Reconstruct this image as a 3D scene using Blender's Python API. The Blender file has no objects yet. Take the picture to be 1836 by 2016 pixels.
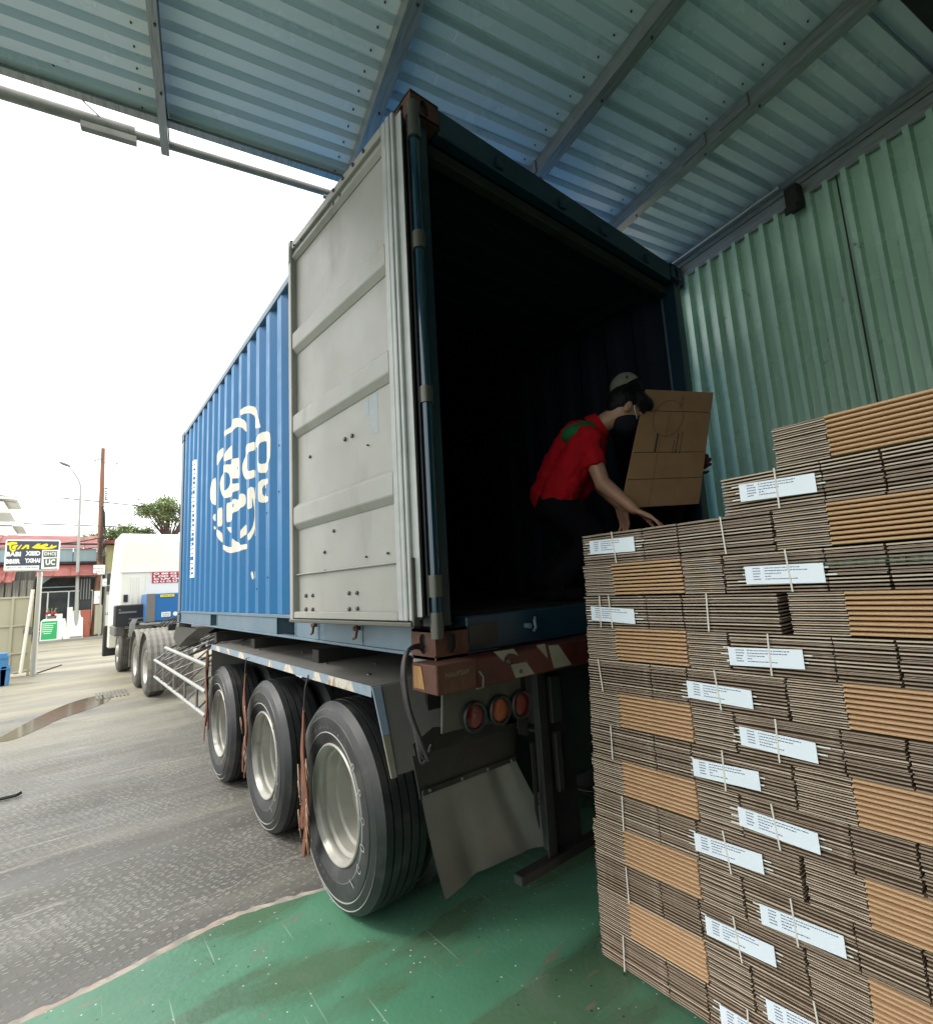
import bpy, bmesh, math, random
from mathutils import Vector, Matrix, Euler
random.seed(7)
R = math.radians
sc = bpy.context.scene
col = sc.collection

# ------------------------------------------------------------------ camera
cd = bpy.data.cameras.new('camera'); cam = bpy.data.objects.new('camera', cd); col.objects.link(cam)
cam.location = (-1.139, -1.6645, 1.5776); cam.rotation_euler = (1.7153, 0.0567, -0.6667)
cd.sensor_fit = 'HORIZONTAL'; cd.sensor_width = 36.0; cd.lens = 36.0 * 977.555 / 1836.0
cd.clip_start = 0.05; cd.clip_end = 2000
sc.camera = cam
# ------------------------------------------------------------------ sky, sun, exposure
SUN_EL, SUN_AZ = R(52), R(-68)          # azimuth measured from +Y towards +X
w = bpy.data.worlds.new('World'); sc.world = w; w.use_nodes = True
nt = w.node_tree; nt.nodes.clear()
sky = nt.nodes.new('ShaderNodeTexSky'); sky.sky_type = 'NISHITA'; sky.sun_disc = False
sky.sun_elevation = SUN_EL; sky.sun_rotation = SUN_AZ % (2 * math.pi)
sky.dust_density = 6.0; sky.air_density = 1.0; sky.ozone_density = 1.0
cloud = nt.nodes.new('ShaderNodeRGB'); cloud.outputs[0].default_value = (11.6, 11.8, 11.6, 1)
mixn = nt.nodes.new('ShaderNodeMix'); mixn.data_type = 'RGBA'; mixn.inputs[0].default_value = 0.82
bg = nt.nodes.new('ShaderNodeBackground'); bg.inputs[1].default_value = 0.12
wo = nt.nodes.new('ShaderNodeOutputWorld')
nt.links.new(sky.outputs[0], mixn.inputs[6]); nt.links.new(cloud.outputs[0], mixn.inputs[7])
nt.links.new(mixn.outputs[2], bg.inputs[0]); nt.links.new(bg.outputs[0], wo.inputs[0])
sd = bpy.data.lights.new('sun', 'SUN'); sun = bpy.data.objects.new('sun', sd); col.objects.link(sun)
sd.energy = 1.4; sd.angle = R(14); sd.color = (1.0, 0.96, 0.9)
sdir = Vector((math.sin(SUN_AZ) * math.cos(SUN_EL), math.cos(SUN_AZ) * math.cos(SUN_EL), math.sin(SUN_EL)))
sun.rotation_euler = (-sdir).to_track_quat('-Z', 'Y').to_euler()
sc.view_settings.view_transform = 'Standard'; sc.view_settings.look = 'None'
sc.view_settings.gamma = 1; sc.view_settings.exposure = 0.98; sc.view_settings.use_curve_mapping = False
sc.render.engine = 'CYCLES'
sc.cycles.max_bounces = 8; sc.cycles.diffuse_bounces = 7

# ------------------------------------------------------------------ materials
MATS = {}
# base colours tuned together with the exposure
ALB = {'door_grey_paint': 0.9, 'door_trim_paint': 0.92, 'cream_logo_paint': 0.86, 'frame_slate_paint': 0.78, 'wheel_rim_paint': 0.78, 'fender_grey_paint': 0.78, 'mud_flap_rubber': 0.78, 'marker_board_cream': 0.78, 'red_marker_board_paint': 0.78, 'rusty_casting': 0.78, 'lamp_plate_paint': 0.78, 'red_lamp_lens': 0.78, 'amber_lamp_lens': 0.78, 'edge_strip_blue': 0.78, 'edge_strip_worn': 0.78, 'tyre_rubber': 0.78, 'chassis_dark_paint': 0.78, 'loose_carton_board': 0.78, 'red_polo_cloth': 0.78, 'skin': 0.78, 'frame_dark': 0.78, 'galvanised_post': 0.78, 'grey_pipe': 0.78, 'carton_fold': 0.78, 'rusty_brown_webbing': 0.78, 'bare_timber_end': 0.78, 'khaki_cap_cloth': 0.78, 'tyre_letter_and_highlight': 0.78, 'worn_steel': 0.78, 'frame_dark_blue_paint': 0.62, 'header_blue': 0.7, 'beige_gate_paint': 0.7, 'red_roof_sheet': 0.7, 'pale_blue_sheet': 0.7, 'faded_red_cabinet': 0.7, 'equipment_blue': 0.7, 'far_concrete': 0.7, 'dusty_fender': 0.7, 'dusty_rubber': 0.7, 'green_yoke_cloth': 0.7}
def mat(name, c, rough=0.6, metal=0.0, c2=None, scale=6.0, mixlo=0.4, mixhi=0.7, bump=0.0, bscale=60.0, stretch=(1, 1, 1), spec=0.5,
        c3=None, s3=1.2, lo3=0.55, hi3=0.75, stretch3=(1, 1, 1), coat=0.0, rvar=0.0, emit=None, trans=0.0, detail=6):
    if name in MATS: return MATS[name]
    f = ALB.get(name, 1.0); c = tuple(v * f for v in c); c2 = tuple(v * f for v in c2) if c2 else None; c3 = tuple(v * f for v in c3) if c3 else None
    m = bpy.data.materials.new(name); m.use_nodes = True
    t = m.node_tree; N = t.nodes; L = t.links
    b = N['Principled BSDF']
    b.inputs['Base Color'].default_value = (*c, 1); b.inputs['Roughness'].default_value = rough
    b.inputs['Metallic'].default_value = metal; b.inputs['Specular IOR Level'].default_value = spec
    b.inputs['Coat Weight'].default_value = coat
    if trans: b.inputs['Transmission Weight'].default_value = trans
    if emit: b.inputs['Emission Color'].default_value = (*emit[0], 1); b.inputs['Emission Strength'].default_value = emit[1]
    tc = N.new('ShaderNodeTexCoord')
    def nz(sca, st, det=detail):
        mp = N.new('ShaderNodeMapping'); mp.inputs['Scale'].default_value = st; L.new(tc.outputs['Object'], mp.inputs[0])
        n = N.new('ShaderNodeTexNoise'); n.inputs['Scale'].default_value = sca; n.inputs['Detail'].default_value = det
        n.inputs['Roughness'].default_value = 0.62
        L.new(mp.outputs[0], n.inputs[0]); return n
    def ramp(src, lo, hi):
        r = N.new('ShaderNodeMapRange'); r.inputs[1].default_value = lo; r.inputs[2].default_value = hi; L.new(src, r.inputs[0]); return r
    last = None
    if c2:
        n = nz(scale, stretch); r = ramp(n.outputs[0], mixlo, mixhi)
        x = N.new('ShaderNodeMix'); x.data_type = 'RGBA'; L.new(r.outputs[0], x.inputs[0])
        x.inputs[6].default_value = (*c, 1); x.inputs[7].default_value = (*c2, 1); last = x.outputs[2]
    if c3:
        n = nz(s3, stretch3, 9); r = ramp(n.outputs[0], lo3, hi3)
        x = N.new('ShaderNodeMix'); x.data_type = 'RGBA'; L.new(r.outputs[0], x.inputs[0])
        if last: L.new(last, x.inputs[6])
        else: x.inputs[6].default_value = (*c, 1)
        x.inputs[7].default_value = (*c3, 1); last = x.outputs[2]
    if last: L.new(last, b.inputs['Base Color'])
    if rvar:
        n = nz(scale * 1.7 + 1, (1, 1, 1)); r = N.new('ShaderNodeMapRange'); L.new(n.outputs[0], r.inputs[0])
        r.inputs[1].default_value = 0.3; r.inputs[2].default_value = 0.7
        r.inputs[3].default_value = max(0.03, rough - rvar); r.inputs[4].default_value = min(1, rough + rvar); L.new(r.outputs[0], b.inputs['Roughness'])
    if bump:
        n = nz(bscale, stretch); bp = N.new('ShaderNodeBump'); bp.inputs['Strength'].default_value = bump; bp.inputs['Distance'].default_value = 0.01
        L.new(n.outputs[0], bp.inputs['Height']); L.new(bp.outputs[0], b.inputs['Normal'])
    MATS[name] = m; return m

M = {}
M['blue'] = mat('container_blue_paint', (0.002, 0.112, 0.275), 0.42, spec=.35, c2=(0.005, 0.125, 0.30), scale=2.0, bump=0.04, bscale=25, c3=(0.10, 0.17, 0.24), s3=5, lo3=0.62, hi3=0.9, stretch3=(1, 1, .35), rvar=.08)
M['frameblue'] = mat('frame_slate_paint', (0.10, 0.17, 0.23), 0.5, c2=(0.14, 0.20, 0.25), scale=4, bump=0.05, c3=(0.12, 0.08, 0.05), s3=7, lo3=0.66, hi3=0.85)
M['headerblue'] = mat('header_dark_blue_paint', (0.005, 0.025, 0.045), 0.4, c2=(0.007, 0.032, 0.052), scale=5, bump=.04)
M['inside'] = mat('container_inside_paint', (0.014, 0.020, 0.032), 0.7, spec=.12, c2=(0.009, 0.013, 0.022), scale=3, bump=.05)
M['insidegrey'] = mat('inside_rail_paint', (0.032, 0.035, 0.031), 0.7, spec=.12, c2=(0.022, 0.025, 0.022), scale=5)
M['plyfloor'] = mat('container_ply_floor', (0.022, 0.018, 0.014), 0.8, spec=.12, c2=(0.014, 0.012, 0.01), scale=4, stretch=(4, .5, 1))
M['door'] = mat('door_grey_paint', (0.295, 0.29, 0.262), 0.45, c2=(0.35, 0.345, 0.315), scale=1.6, bump=0.05, bscale=18, c3=(0.19, 0.17, 0.145), s3=4, lo3=0.56, hi3=0.80, stretch3=(1, 1, .3), rvar=.08)
M['doorline'] = mat('door_trim_paint', (0.40, 0.41, 0.40), 0.4, c2=(0.32, 0.33, 0.32), scale=8, bump=.03)
M['rubber'] = mat('black_rubber_seal_and_hole_shade', (0.012, 0.012, 0.012), 0.45, c2=(0.02, 0.02, 0.02), scale=12)
M['bolt'] = mat('dull_steel_bolt', (0.10, 0.10, 0.10), 0.4, 0.8)
M['steel'] = mat('worn_steel', (0.28, 0.28, 0.27), 0.45, 0.7, c2=(0.2, 0.18, 0.16), scale=14, bump=.05)
M['bartube'] = mat('glossy_dark_blue_bar', (0.004, 0.028, 0.05), 0.14, 0.2, c2=(0.005, 0.03, 0.045), scale=9, coat=.5)
M['barcollar'] = mat('grey_bar_collar', (0.09, 0.09, 0.075), 0.38, 0.5)
M['rust'] = mat('rusty_casting', (0.10, 0.034, 0.018), 0.7, c2=(0.16, 0.062, 0.034), scale=9, bump=0.25, bscale=50, c3=(0.07, 0.03, 0.02), s3=14, stretch3=(3, 3, .6), lo3=.5, hi3=.7)
M['rustred'] = mat('red_marker_board_paint', (0.085, 0.015, 0.009), 0.5, c2=(0.05, 0.011, 0.008), scale=7, bump=.1, c3=(0.13, 0.06, 0.04), s3=11, lo3=.6, hi3=.8)
M['markwhite'] = mat('marker_board_cream', (0.27, 0.25, 0.19), 0.6, c2=(0.19, 0.17, 0.13), scale=8)
M['timber'] = mat('bare_timber_end', (0.50, 0.27, 0.10), 0.7, c2=(0.32, 0.15, 0.05), scale=14, stretch=(1, 6, .6))
M['chassis'] = mat('chassis_dark_paint', (0.030, 0.030, 0.028), 0.5, spec=.12, c2=(0.048, 0.046, 0.042), scale=5, bump=.06, c3=(0.11, 0.10, 0.085), s3=4, lo3=.58, hi3=.85)
M['fender'] = mat('fender_grey_paint', (0.15, 0.147, 0.133), 0.5, c2=(0.20, 0.195, 0.178), scale=2.5, bump=.04, c3=(0.22, 0.21, 0.18), s3=3, lo3=.58, hi3=.85)
M['flap'] = mat('mud_flap_rubber', (0.17, 0.165, 0.15), 0.30, c2=(0.23, 0.225, 0.205), scale=2.2, bump=.05, bscale=12)
M['stripblue'] = mat('edge_strip_blue', (0.22, 0.30, 0.38), 0.4, c2=(0.28, 0.35, 0.42), scale=20)
M['stripwhite'] = mat('edge_strip_worn', (0.62, 0.58, 0.50), 0.55, c2=(0.35, 0.24, 0.16), scale=22, mixlo=.5, mixhi=.62)
M['tyre'] = mat('tyre_rubber', (0.016, 0.018, 0.020), 0.45, c2=(0.028, 0.030, 0.031), scale=7, bump=.12, bscale=180, c3=(0.09, 0.083, 0.07), s3=5, lo3=.52, hi3=.80)
M['dirtyrubber'] = mat('dusty_rubber', (0.10, 0.097, 0.085), 0.75, c2=(0.16, 0.15, 0.13), scale=8, bump=.1)
M['letterglint'] = mat('tyre_letter_and_highlight', (0.30, 0.30, 0.29), 0.45)
M['rim'] = mat('wheel_rim_paint', (0.42, 0.41, 0.36), 0.38, 0.25, c2=(0.50, 0.49, 0.44), scale=5, bump=.04, c3=(0.2, 0.17, 0.13), s3=9, lo3=.6, hi3=.85)
M['hub'] = mat('hub_grey', (0.10, 0.10, 0.09), 0.6, 0.3, c2=(0.16, 0.13, 0.1), scale=9)
M['redlens'] = mat('red_lamp_lens', (0.13, 0.006, 0.004), 0.22, coat=.4, c2=(0.08, 0.004, 0.003), scale=30)
M['amberlens'] = mat('amber_lamp_lens', (0.30, 0.055, 0.012), 0.25, coat=.4, c2=(0.19, 0.035, 0.008), scale=30)
M['lampplate'] = mat('lamp_plate_paint', (0.085, 0.085, 0.066), 0.5, c2=(0.06, 0.06, 0.046), scale=6)
M['strap'] = mat('rusty_brown_webbing', (0.12, 0.042, 0.022), 0.9, c2=(0.25, 0.105, 0.055), scale=18, stretch=(1, 1, .25), bump=.3, bscale=90)
M['cord'] = mat('frayed_cord', (0.45, 0.28, 0.20), 0.9, c2=(0.30, 0.16, 0.1), scale=30)
M['hose'] = mat('black_cable', (0.02, 0.018, 0.02), 0.5, c2=(0.05, 0.04, 0.04), scale=20)
M['roof'] = mat('roof_sheet_paint', (0.72, 0.775, 0.84), 0.24, 0.05, c2=(0.76, 0.80, 0.86), scale=1.5, bump=.04, bscale=12, c3=(0.20, 0.18, 0.16), s3=2.2, lo3=.66, hi3=.80, rvar=.08)
M['purlin'] = mat('galvanised_purlin', (0.36, 0.37, 0.37), 0.32, 0.45, c2=(0.22, 0.23, 0.23), scale=10, stretch=(8, .6, 8), bump=.05)
M['greenwall'] = mat('green_wall_sheet', (0.36, 0.53, 0.42), 0.25, 0.0, c2=(0.40, 0.57, 0.455), scale=2, bump=.04, bscale=10, c3=(0.09, 0.15, 0.12), s3=9, lo3=.64, hi3=.76, rvar=.08)
M['pipe'] = mat('grey_pipe', (0.34, 0.32, 0.29), 0.5, 0.2, c2=(0.25, 0.235, 0.215), scale=12)
M['kraft'] = mat('carton_raw_edge', (0.34, 0.26, 0.205), 0.85, spec=.12, c2=(0.28, 0.21, 0.16), scale=40, stretch=(1, .25, 1), c3=(0.58, 0.46, 0.365), s3=12, lo3=.5, hi3=.8)
M['kraft2'] = mat('carton_raw_edge_liner', (0.60, 0.50, 0.41), 0.85, spec=.12, c2=(0.55, 0.43, 0.33), scale=30, stretch=(1, .3, 1))
M['fold'] = mat('carton_fold', (0.82, 0.53, 0.31), 0.7, c2=(0.74, 0.46, 0.25), scale=9, stretch=(1, .3, 1), bump=.03)
M['gapshade'] = mat('carton_gap_shade', (0.17, 0.115, 0.07), 0.95, spec=.1)  # darker than the board itself: shade between the sheets painted in
M['board'] = mat('loose_carton_board', (0.32, 0.175, 0.085), 0.85, c2=(0.27, 0.145, 0.07), scale=6)
M['ink'] = mat('black_ink', (0.03, 0.025, 0.02), 0.7)
M['label'] = mat('white_paper_label', (0.84, 0.90, 1.0), 0.4, c2=(0.86, 0.92, 1.0), scale=12)
M['labelink'] = mat('blue_black_print', (0.07, 0.08, 0.18), 0.6)
M['string'] = mat('white_strap', (0.72, 0.68, 0.62), 0.6)
M['logo'] = mat('cream_logo_paint', (0.80, 0.76, 0.64), 0.5, c2=(0.72, 0.66, 0.53), scale=7)
M['skin'] = mat('skin', (0.36, 0.19, 0.12), 0.5, c2=(0.42, 0.22, 0.14), scale=8, bump=.03)
M['hair'] = mat('black_hair', (0.004, 0.004, 0.0045), 0.5, spec=.15, bump=.6, bscale=90, stretch=(1, 1, .2))
M['shirt'] = mat('red_polo_cloth', (0.42, 0.006, 0.014), 0.85, spec=.12, c2=(0.34, 0.005, 0.01), scale=9, bump=.2, bscale=14)
M['shirtgreen'] = mat('green_yoke_cloth', (0.02, 0.16, 0.05), 0.85, spec=.12, c2=(0.015, 0.12, 0.04), scale=9)
M['trousers'] = mat('dark_trouser_cloth', (0.003, 0.003, 0.005), 0.95, spec=.12)
M['mask'] = mat('black_face_mask', (0.008, 0.009, 0.014), 0.8, spec=.12)
M['cap'] = mat('khaki_cap_cloth', (0.26, 0.26, 0.19), 0.9, c2=(0.21, 0.21, 0.16), scale=30, bump=.1)
M['glove'] = mat('dark_red_glove', (0.09, 0.02, 0.02), 0.8)
M['white'] = mat('white_paint', (0.74, 0.73, 0.68), 0.5, c2=(0.66, 0.65, 0.60), scale=1.5)
M['cream'] = mat('cream_cab_paint', (0.78, 0.76, 0.66), 0.4, c2=(0.72, 0.69, 0.58), scale=1.5)
M['black'] = mat('black_plastic', (0.02, 0.02, 0.022), 0.45)
M['dusty'] = mat('dusty_fender', (0.27, 0.25, 0.21), 0.7, c2=(0.16, 0.155, 0.14), scale=16, stretch=(1, 7, 1), bump=.1)
M['tblue'] = mat('equipment_blue', (0.03, 0.20, 0.52), 0.4)
M['tgrey'] = mat('equipment_grey', (0.16, 0.15, 0.14), 0.55)
M['red'] = mat('sticker_red', (0.40, 0.03, 0.04), 0.5)
M['yellow'] = mat('sign_yellow', (0.78, 0.66, 0.01), 0.5)
M['signdark'] = mat('sign_dark_blue', (0.045, 0.055, 0.085), 0.5)
M['signwhite'] = mat('sign_white', (0.80, 0.80, 0.76), 0.5)
M['signgrey'] = mat('sign_grey_green', (0.10, 0.12, 0.10), 0.5)
M['rooftile'] = mat('red_roof_sheet', (0.26, 0.06, 0.05), 0.6, c2=(0.42, 0.13, 0.10), scale=2)
M['skyblue'] = mat('pale_blue_sheet', (0.34, 0.48, 0.52), 0.5, c2=(0.42, 0.54, 0.55), scale=2, stretch=(3, 1, .2))
M['oldsheet'] = mat('weathered_grey_sheet', (0.26, 0.25, 0.21), 0.7, c2=(0.10, 0.10, 0.09), scale=3, stretch=(5, 1, .3))
M['beige'] = mat('beige_gate_paint', (0.56, 0.53, 0.38), 0.55, c2=(0.62, 0.58, 0.40), scale=1.2, c3=(0.40, 0.33, 0.2), s3=2, lo3=.6, hi3=.8)
M['olive'] = mat('olive_wall_sheet', (0.33, 0.31, 0.15), 0.6, c2=(0.38, 0.36, 0.18), scale=1)
M['darkglass'] = mat('dark_window_glass', (0.03, 0.04, 0.045), 0.12, c2=(0.08, 0.09, 0.09), scale=.8)
M['dark'] = mat('dark_recess', (0.02, 0.02, 0.02), 0.8, c2=(0.05, 0.05, 0.045), scale=4)
M['greensign'] = mat('green_sign', (0.02, 0.36, 0.11), 0.5)
M['orangered'] = mat('faded_red_cabinet', (0.50, 0.14, 0.085), 0.6, c2=(0.44, 0.12, 0.07), scale=2)
M['binblue'] = mat('bin_blue', (0.05, 0.20, 0.42), 0.5)
M['woodpole'] = mat('wooden_pole', (0.27, 0.13, 0.075), 0.85, c2=(0.16, 0.08, 0.05), scale=2.5, stretch=(4, 4, .4), bump=.2)
M['galv'] = mat('galvanised_post', (0.42, 0.44, 0.42), 0.45, 0.3, c2=(0.5, 0.5, 0.46), scale=1.5)
M['leaf'] = mat('leaf', (0.17, 0.24, 0.10), 0.5, c2=(0.26, 0.33, 0.15), scale=.8)
M['bark'] = mat('bark', (0.12, 0.09, 0.07), 0.9)
M['flower'] = mat('red_flower', (0.5, 0.02, 0.03), 0.6)
M['concrete'] = mat('far_concrete', (0.40, 0.38, 0.33), 0.8, c2=(0.3, 0.28, 0.24), scale=1.0)

# ------------------------------------------------------------------ helpers
OFF = {}
def link(o, parent=None):
    col.objects.link(o)
    if parent: o.parent = parent
    return o
def thing(name, label, cat, loc=(0, 0, 0), group=None, rz=0, world=True):
    o = bpy.data.objects.new(name, None); o.empty_display_size = .1
    o.location = loc; o.rotation_euler.z = rz
    o['label'] = label; o['category'] = cat
    if group: o['group'] = group
    col.objects.link(o); OFF[o] = Vector(loc) if world else Vector((0, 0, 0)); return o
def off(o):
    while o is not None:
        if o in OFF: return OFF[o]
        o = o.parent
    return Vector((0, 0, 0))
def tag(o, label=None, cat=None, group=None, kind=None):
    if label: o['label'] = label
    if cat: o['category'] = cat
    if group: o['group'] = group
    if kind: o['kind'] = kind
    return o
class MB:
    def __init__(s): s.v = []; s.f = []; s.m = []
    def add(s, vs, fs, mi=0):
        k = len(s.v); s.v += [tuple(p) for p in vs]; s.f += [tuple(k + i for i in f) for f in fs]; s.m += [mi] * len(fs); return s
    def box(s, x0, x1, y0, y1, z0, z1, mi=0):
        vs = [(x, y, z) for x in (x0, x1) for y in (y0, y1) for z in (z0, z1)]
        return s.add(vs, [(0, 1, 3, 2), (4, 6, 7, 5), (0, 4, 5, 1), (2, 3, 7, 6), (0, 2, 6, 4), (1, 5, 7, 3)], mi)
    def hexa(s, a, b, mi=0):   # two quads a (4 pts) and b (4 pts)
        vs = list(a) + list(b)
        return s.add(vs, [(3, 2, 1, 0), (4, 5, 6, 7), (0, 1, 5, 4), (1, 2, 6, 5), (2, 3, 7, 6), (3, 0, 4, 7)], mi)
    def slab(s, quad, t, mi=0):  # quad extruded along its normal by t
        q = [Vector(p) for p in quad]; n = (q[1] - q[0]).cross(q[2] - q[0]).normalized() * t
        k = len(q); vs = q + [p + n for p in q]
        fs = [tuple(range(k - 1, -1, -1)), tuple(range(k, 2 * k))] + [(i, (i + 1) % k, (i + 1) % k + k, i + k) for i in range(k)]
        return s.add(vs, fs, mi)
    def tube(s, pts, r, n=8, mi=0, cap=True, rs=None):
        pts = [Vector(p) for p in pts]; rings = []; a = None
        for i, p in enumerate(pts):
            d = (pts[min(i + 1, len(pts) - 1)] - pts[max(i - 1, 0)]).normalized()
            if a is None: a = d.cross(Vector((0, 0, 1)) if abs(d.z) < .9 else Vector((1, 0, 0)))
            else:
                a = a - d * a.dot(d)
                if a.length < 1e-5: a = d.orthogonal()
            a = a.normalized(); b = d.cross(a).normalized()
            rr = rs[i] if rs else r
            rings.append([p + a * rr * math.cos(2 * math.pi * k / n) + b * rr * math.sin(2 * math.pi * k / n) for k in range(n)])
        vs = [q for g in rings for q in g]; fs = []
        for i in range(len(pts) - 1):
            for k in range(n):
                a = i * n + k; b = i * n + (k + 1) % n; fs.append((a, b, b + n, a + n))
        if cap: fs.append(tuple(range(n - 1, -1, -1))); fs.append(tuple((len(pts) - 1) * n + k for k in range(n)))
        return s.add(vs, fs, mi)
    def lathe(s, prof, c, axis='x', n=48, mi=0):   # prof: list of (r, t) ; revolve about axis through c
        c = Vector(c); vs = []
        for (r, t) in prof:
            for k in range(n):
                a = 2 * math.pi * k / n
                if axis == 'x': vs.append(c + Vector((t, r * math.cos(a), r * math.sin(a))))
                elif axis == 'y': vs.append(c + Vector((r * math.cos(a), t, r * math.sin(a))))
                else: vs.append(c + Vector((r * math.cos(a), r * math.sin(a), t)))
        fs = []
        for i in range(len(prof) - 1):
            for k in range(n):
                a = i * n + k; b = i * n + (k + 1) % n; fs.append((a, b, b + n, a + n))
        return s.add(vs, fs, mi)
    def ell(s, c, rx, ry, rz, mat3=None, nu=20, nv=12, v0=0.0, v1=1.0, mi=0):
        c = Vector(c); vs = []
        for j in range(nv + 1):
            th = math.pi * (v0 + (v1 - v0) * j / nv)
            for i in range(nu):
                ph = 2 * math.pi * i / nu
                p = Vector((rx * math.sin(th) * math.cos(ph), ry * math.sin(th) * math.sin(ph), rz * math.cos(th)))
                if mat3: p = mat3 @ p
                vs.append(c + p)
        fs = [(j * nu + i, j * nu + (i + 1) % nu, (j + 1) * nu + (i + 1) % nu, (j + 1) * nu + i) for j in range(nv) for i in range(nu)]
        return s.add(vs, fs, mi)
    def prism(s, poly, axis, a, b, mi=0):  # poly 2D in the other two axes
        def P(u, v, w_): return {'x': (w_, u, v), 'y': (u, w_, v), 'z': (u, v, w_)}[axis]
        k = len(poly); vs = [P(u, v, a) for u, v in poly] + [P(u, v, b) for u, v in poly]
        fs = [tuple(range(k)), tuple(range(2 * k - 1, k - 1, -1))] + [(i, i + k, (i + 1) % k + k, (i + 1) % k) for i in range(k)]
        return s.add(vs, fs, mi)
    def build(s, name, mats, parent=None, smooth=None, bevel=0, o=None, fixn=True):
        if not isinstance(mats, (list, tuple)): mats = [mats]
        of = off(parent) if parent else Vector((0, 0, 0))
        me = bpy.data.meshes.new(name); me.from_pydata([(x - of.x, y - of.y, z - of.z) for x, y, z in s.v], [], s.f)
        for m in mats: me.materials.append(m)
        for p, mi in zip(me.polygons, s.m): p.material_index = mi
        if fixn:
            bm = bmesh.new(); bm.from_mesh(me); bmesh.ops.recalc_face_normals(bm, faces=bm.faces); bm.to_mesh(me); bm.free()
        if smooth is not None:
            me.shade_smooth(); me.set_sharp_from_angle(angle=R(smooth))
        ob = bpy.data.objects.new(name, me); link(ob, parent)
        if bevel:
            b = ob.modifiers.new('bevel', 'BEVEL'); b.width = bevel; b.segments = 1; b.limit_method = 'ANGLE'
        return ob
def struct(name, mb, m, **k):
    o = mb.build(name, m, **k); o['kind'] = 'structure'; return o
def copytree(o, parent=None, loc=None, label=None):
    c = o.copy(); col.objects.link(c); c.parent = parent
    if o in OFF: OFF[c] = OFF[o]
    if loc is not None: c.location = loc
    for ch in list(o.children): copytree(ch, c)
    return c

TXT = {}
def text_mesh(s, size=1.0, bold=0.0, shear=0.0, spacing=1.0):
    cu = bpy.data.curves.new('t', 'FONT'); cu.body = s; cu.size = size; cu.offset = bold; cu.shear = shear; cu.resolution_u = 2
    cu.align_x = 'CENTER'; cu.align_y = 'CENTER'; cu.space_character = spacing
    ob = bpy.data.objects.new('t', cu); me = bpy.data.meshes.new_from_object(ob)
    vs = [v.co.copy() for v in me.vertices]; fs = [tuple(p.vertices) for p in me.polygons]
    bpy.data.objects.remove(ob); bpy.data.curves.remove(cu); bpy.data.meshes.remove(me); return vs, fs
def add_text(mb, s, c, ux, uy, width, height, bold=0.0, shear=0.0, mi=0, spacing=1.0):
    """flat lettering fitted to a width x height box centred at c, running along ux, up uy"""
    vs, fs = text_mesh(s, 1.0, bold, shear, spacing)
    if not vs: return
    x0 = min(v.x for v in vs); x1 = max(v.x for v in vs); y0 = min(v.y for v in vs); y1 = max(v.y for v in vs)
    c = Vector(c); ux = Vector(ux); uy = Vector(uy)
    mb.add([c + ux * ((v.x - (x0 + x1) / 2) / (x1 - x0) * width) + uy * ((v.y - (y0 + y1) / 2) / (y1 - y0) * height) for v in vs], fs, mi)

CR = Euler((1.7153, 0.0567, -0.6667)).to_matrix(); CC = Vector((-1.139, -1.6645, 1.5776))
# pixel of the photograph (2332 wide) -> point on a world plane: used once, to take real positions and outlines
def survey(px, py, ax, val):
    u = (px * .7873 - 918) / 977.555; v = (py * .7873 - 1008) / 977.555
    d = CR @ Vector((u, -v, -1)); t = (val - CC[ax]) / d[ax]; return CC + d * t
def curve_fill(polys):
    """fill closed 2D outlines (holes allowed) -> verts, faces"""
    cu = bpy.data.curves.new('c', 'CURVE'); cu.dimensions = '2D'; cu.fill_mode = 'BOTH'
    for p in polys:
        sp = cu.splines.new('POLY'); sp.points.add(len(p) - 1)
        for i, (x, y) in enumerate(p): sp.points[i].co = (x, y, 0, 1)
        sp.use_cyclic_u = True
    ob = bpy.data.objects.new('c', cu); me = bpy.data.meshes.new_from_object(ob)
    vs = [v.co.copy() for v in me.vertices]; fs = [tuple(p.vertices) for p in me.polygons]
    bpy.data.objects.remove(ob); bpy.data.curves.remove(cu); bpy.data.meshes.remove(me); return vs, fs
def smooth_poly(p, it=2, w=.25):
    for _ in range(it):
        q = []
        for i in range(len(p)):
            a = p[i]; b = p[(i + 1) % len(p)]
            q.append((a[0] * (1 - w) + b[0] * w, a[1] * (1 - w) + b[1] * w)); q.append((a[0] * w + b[0] * (1 - w), a[1] * w + b[1] * (1 - w)))
        p = q
    return p

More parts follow.
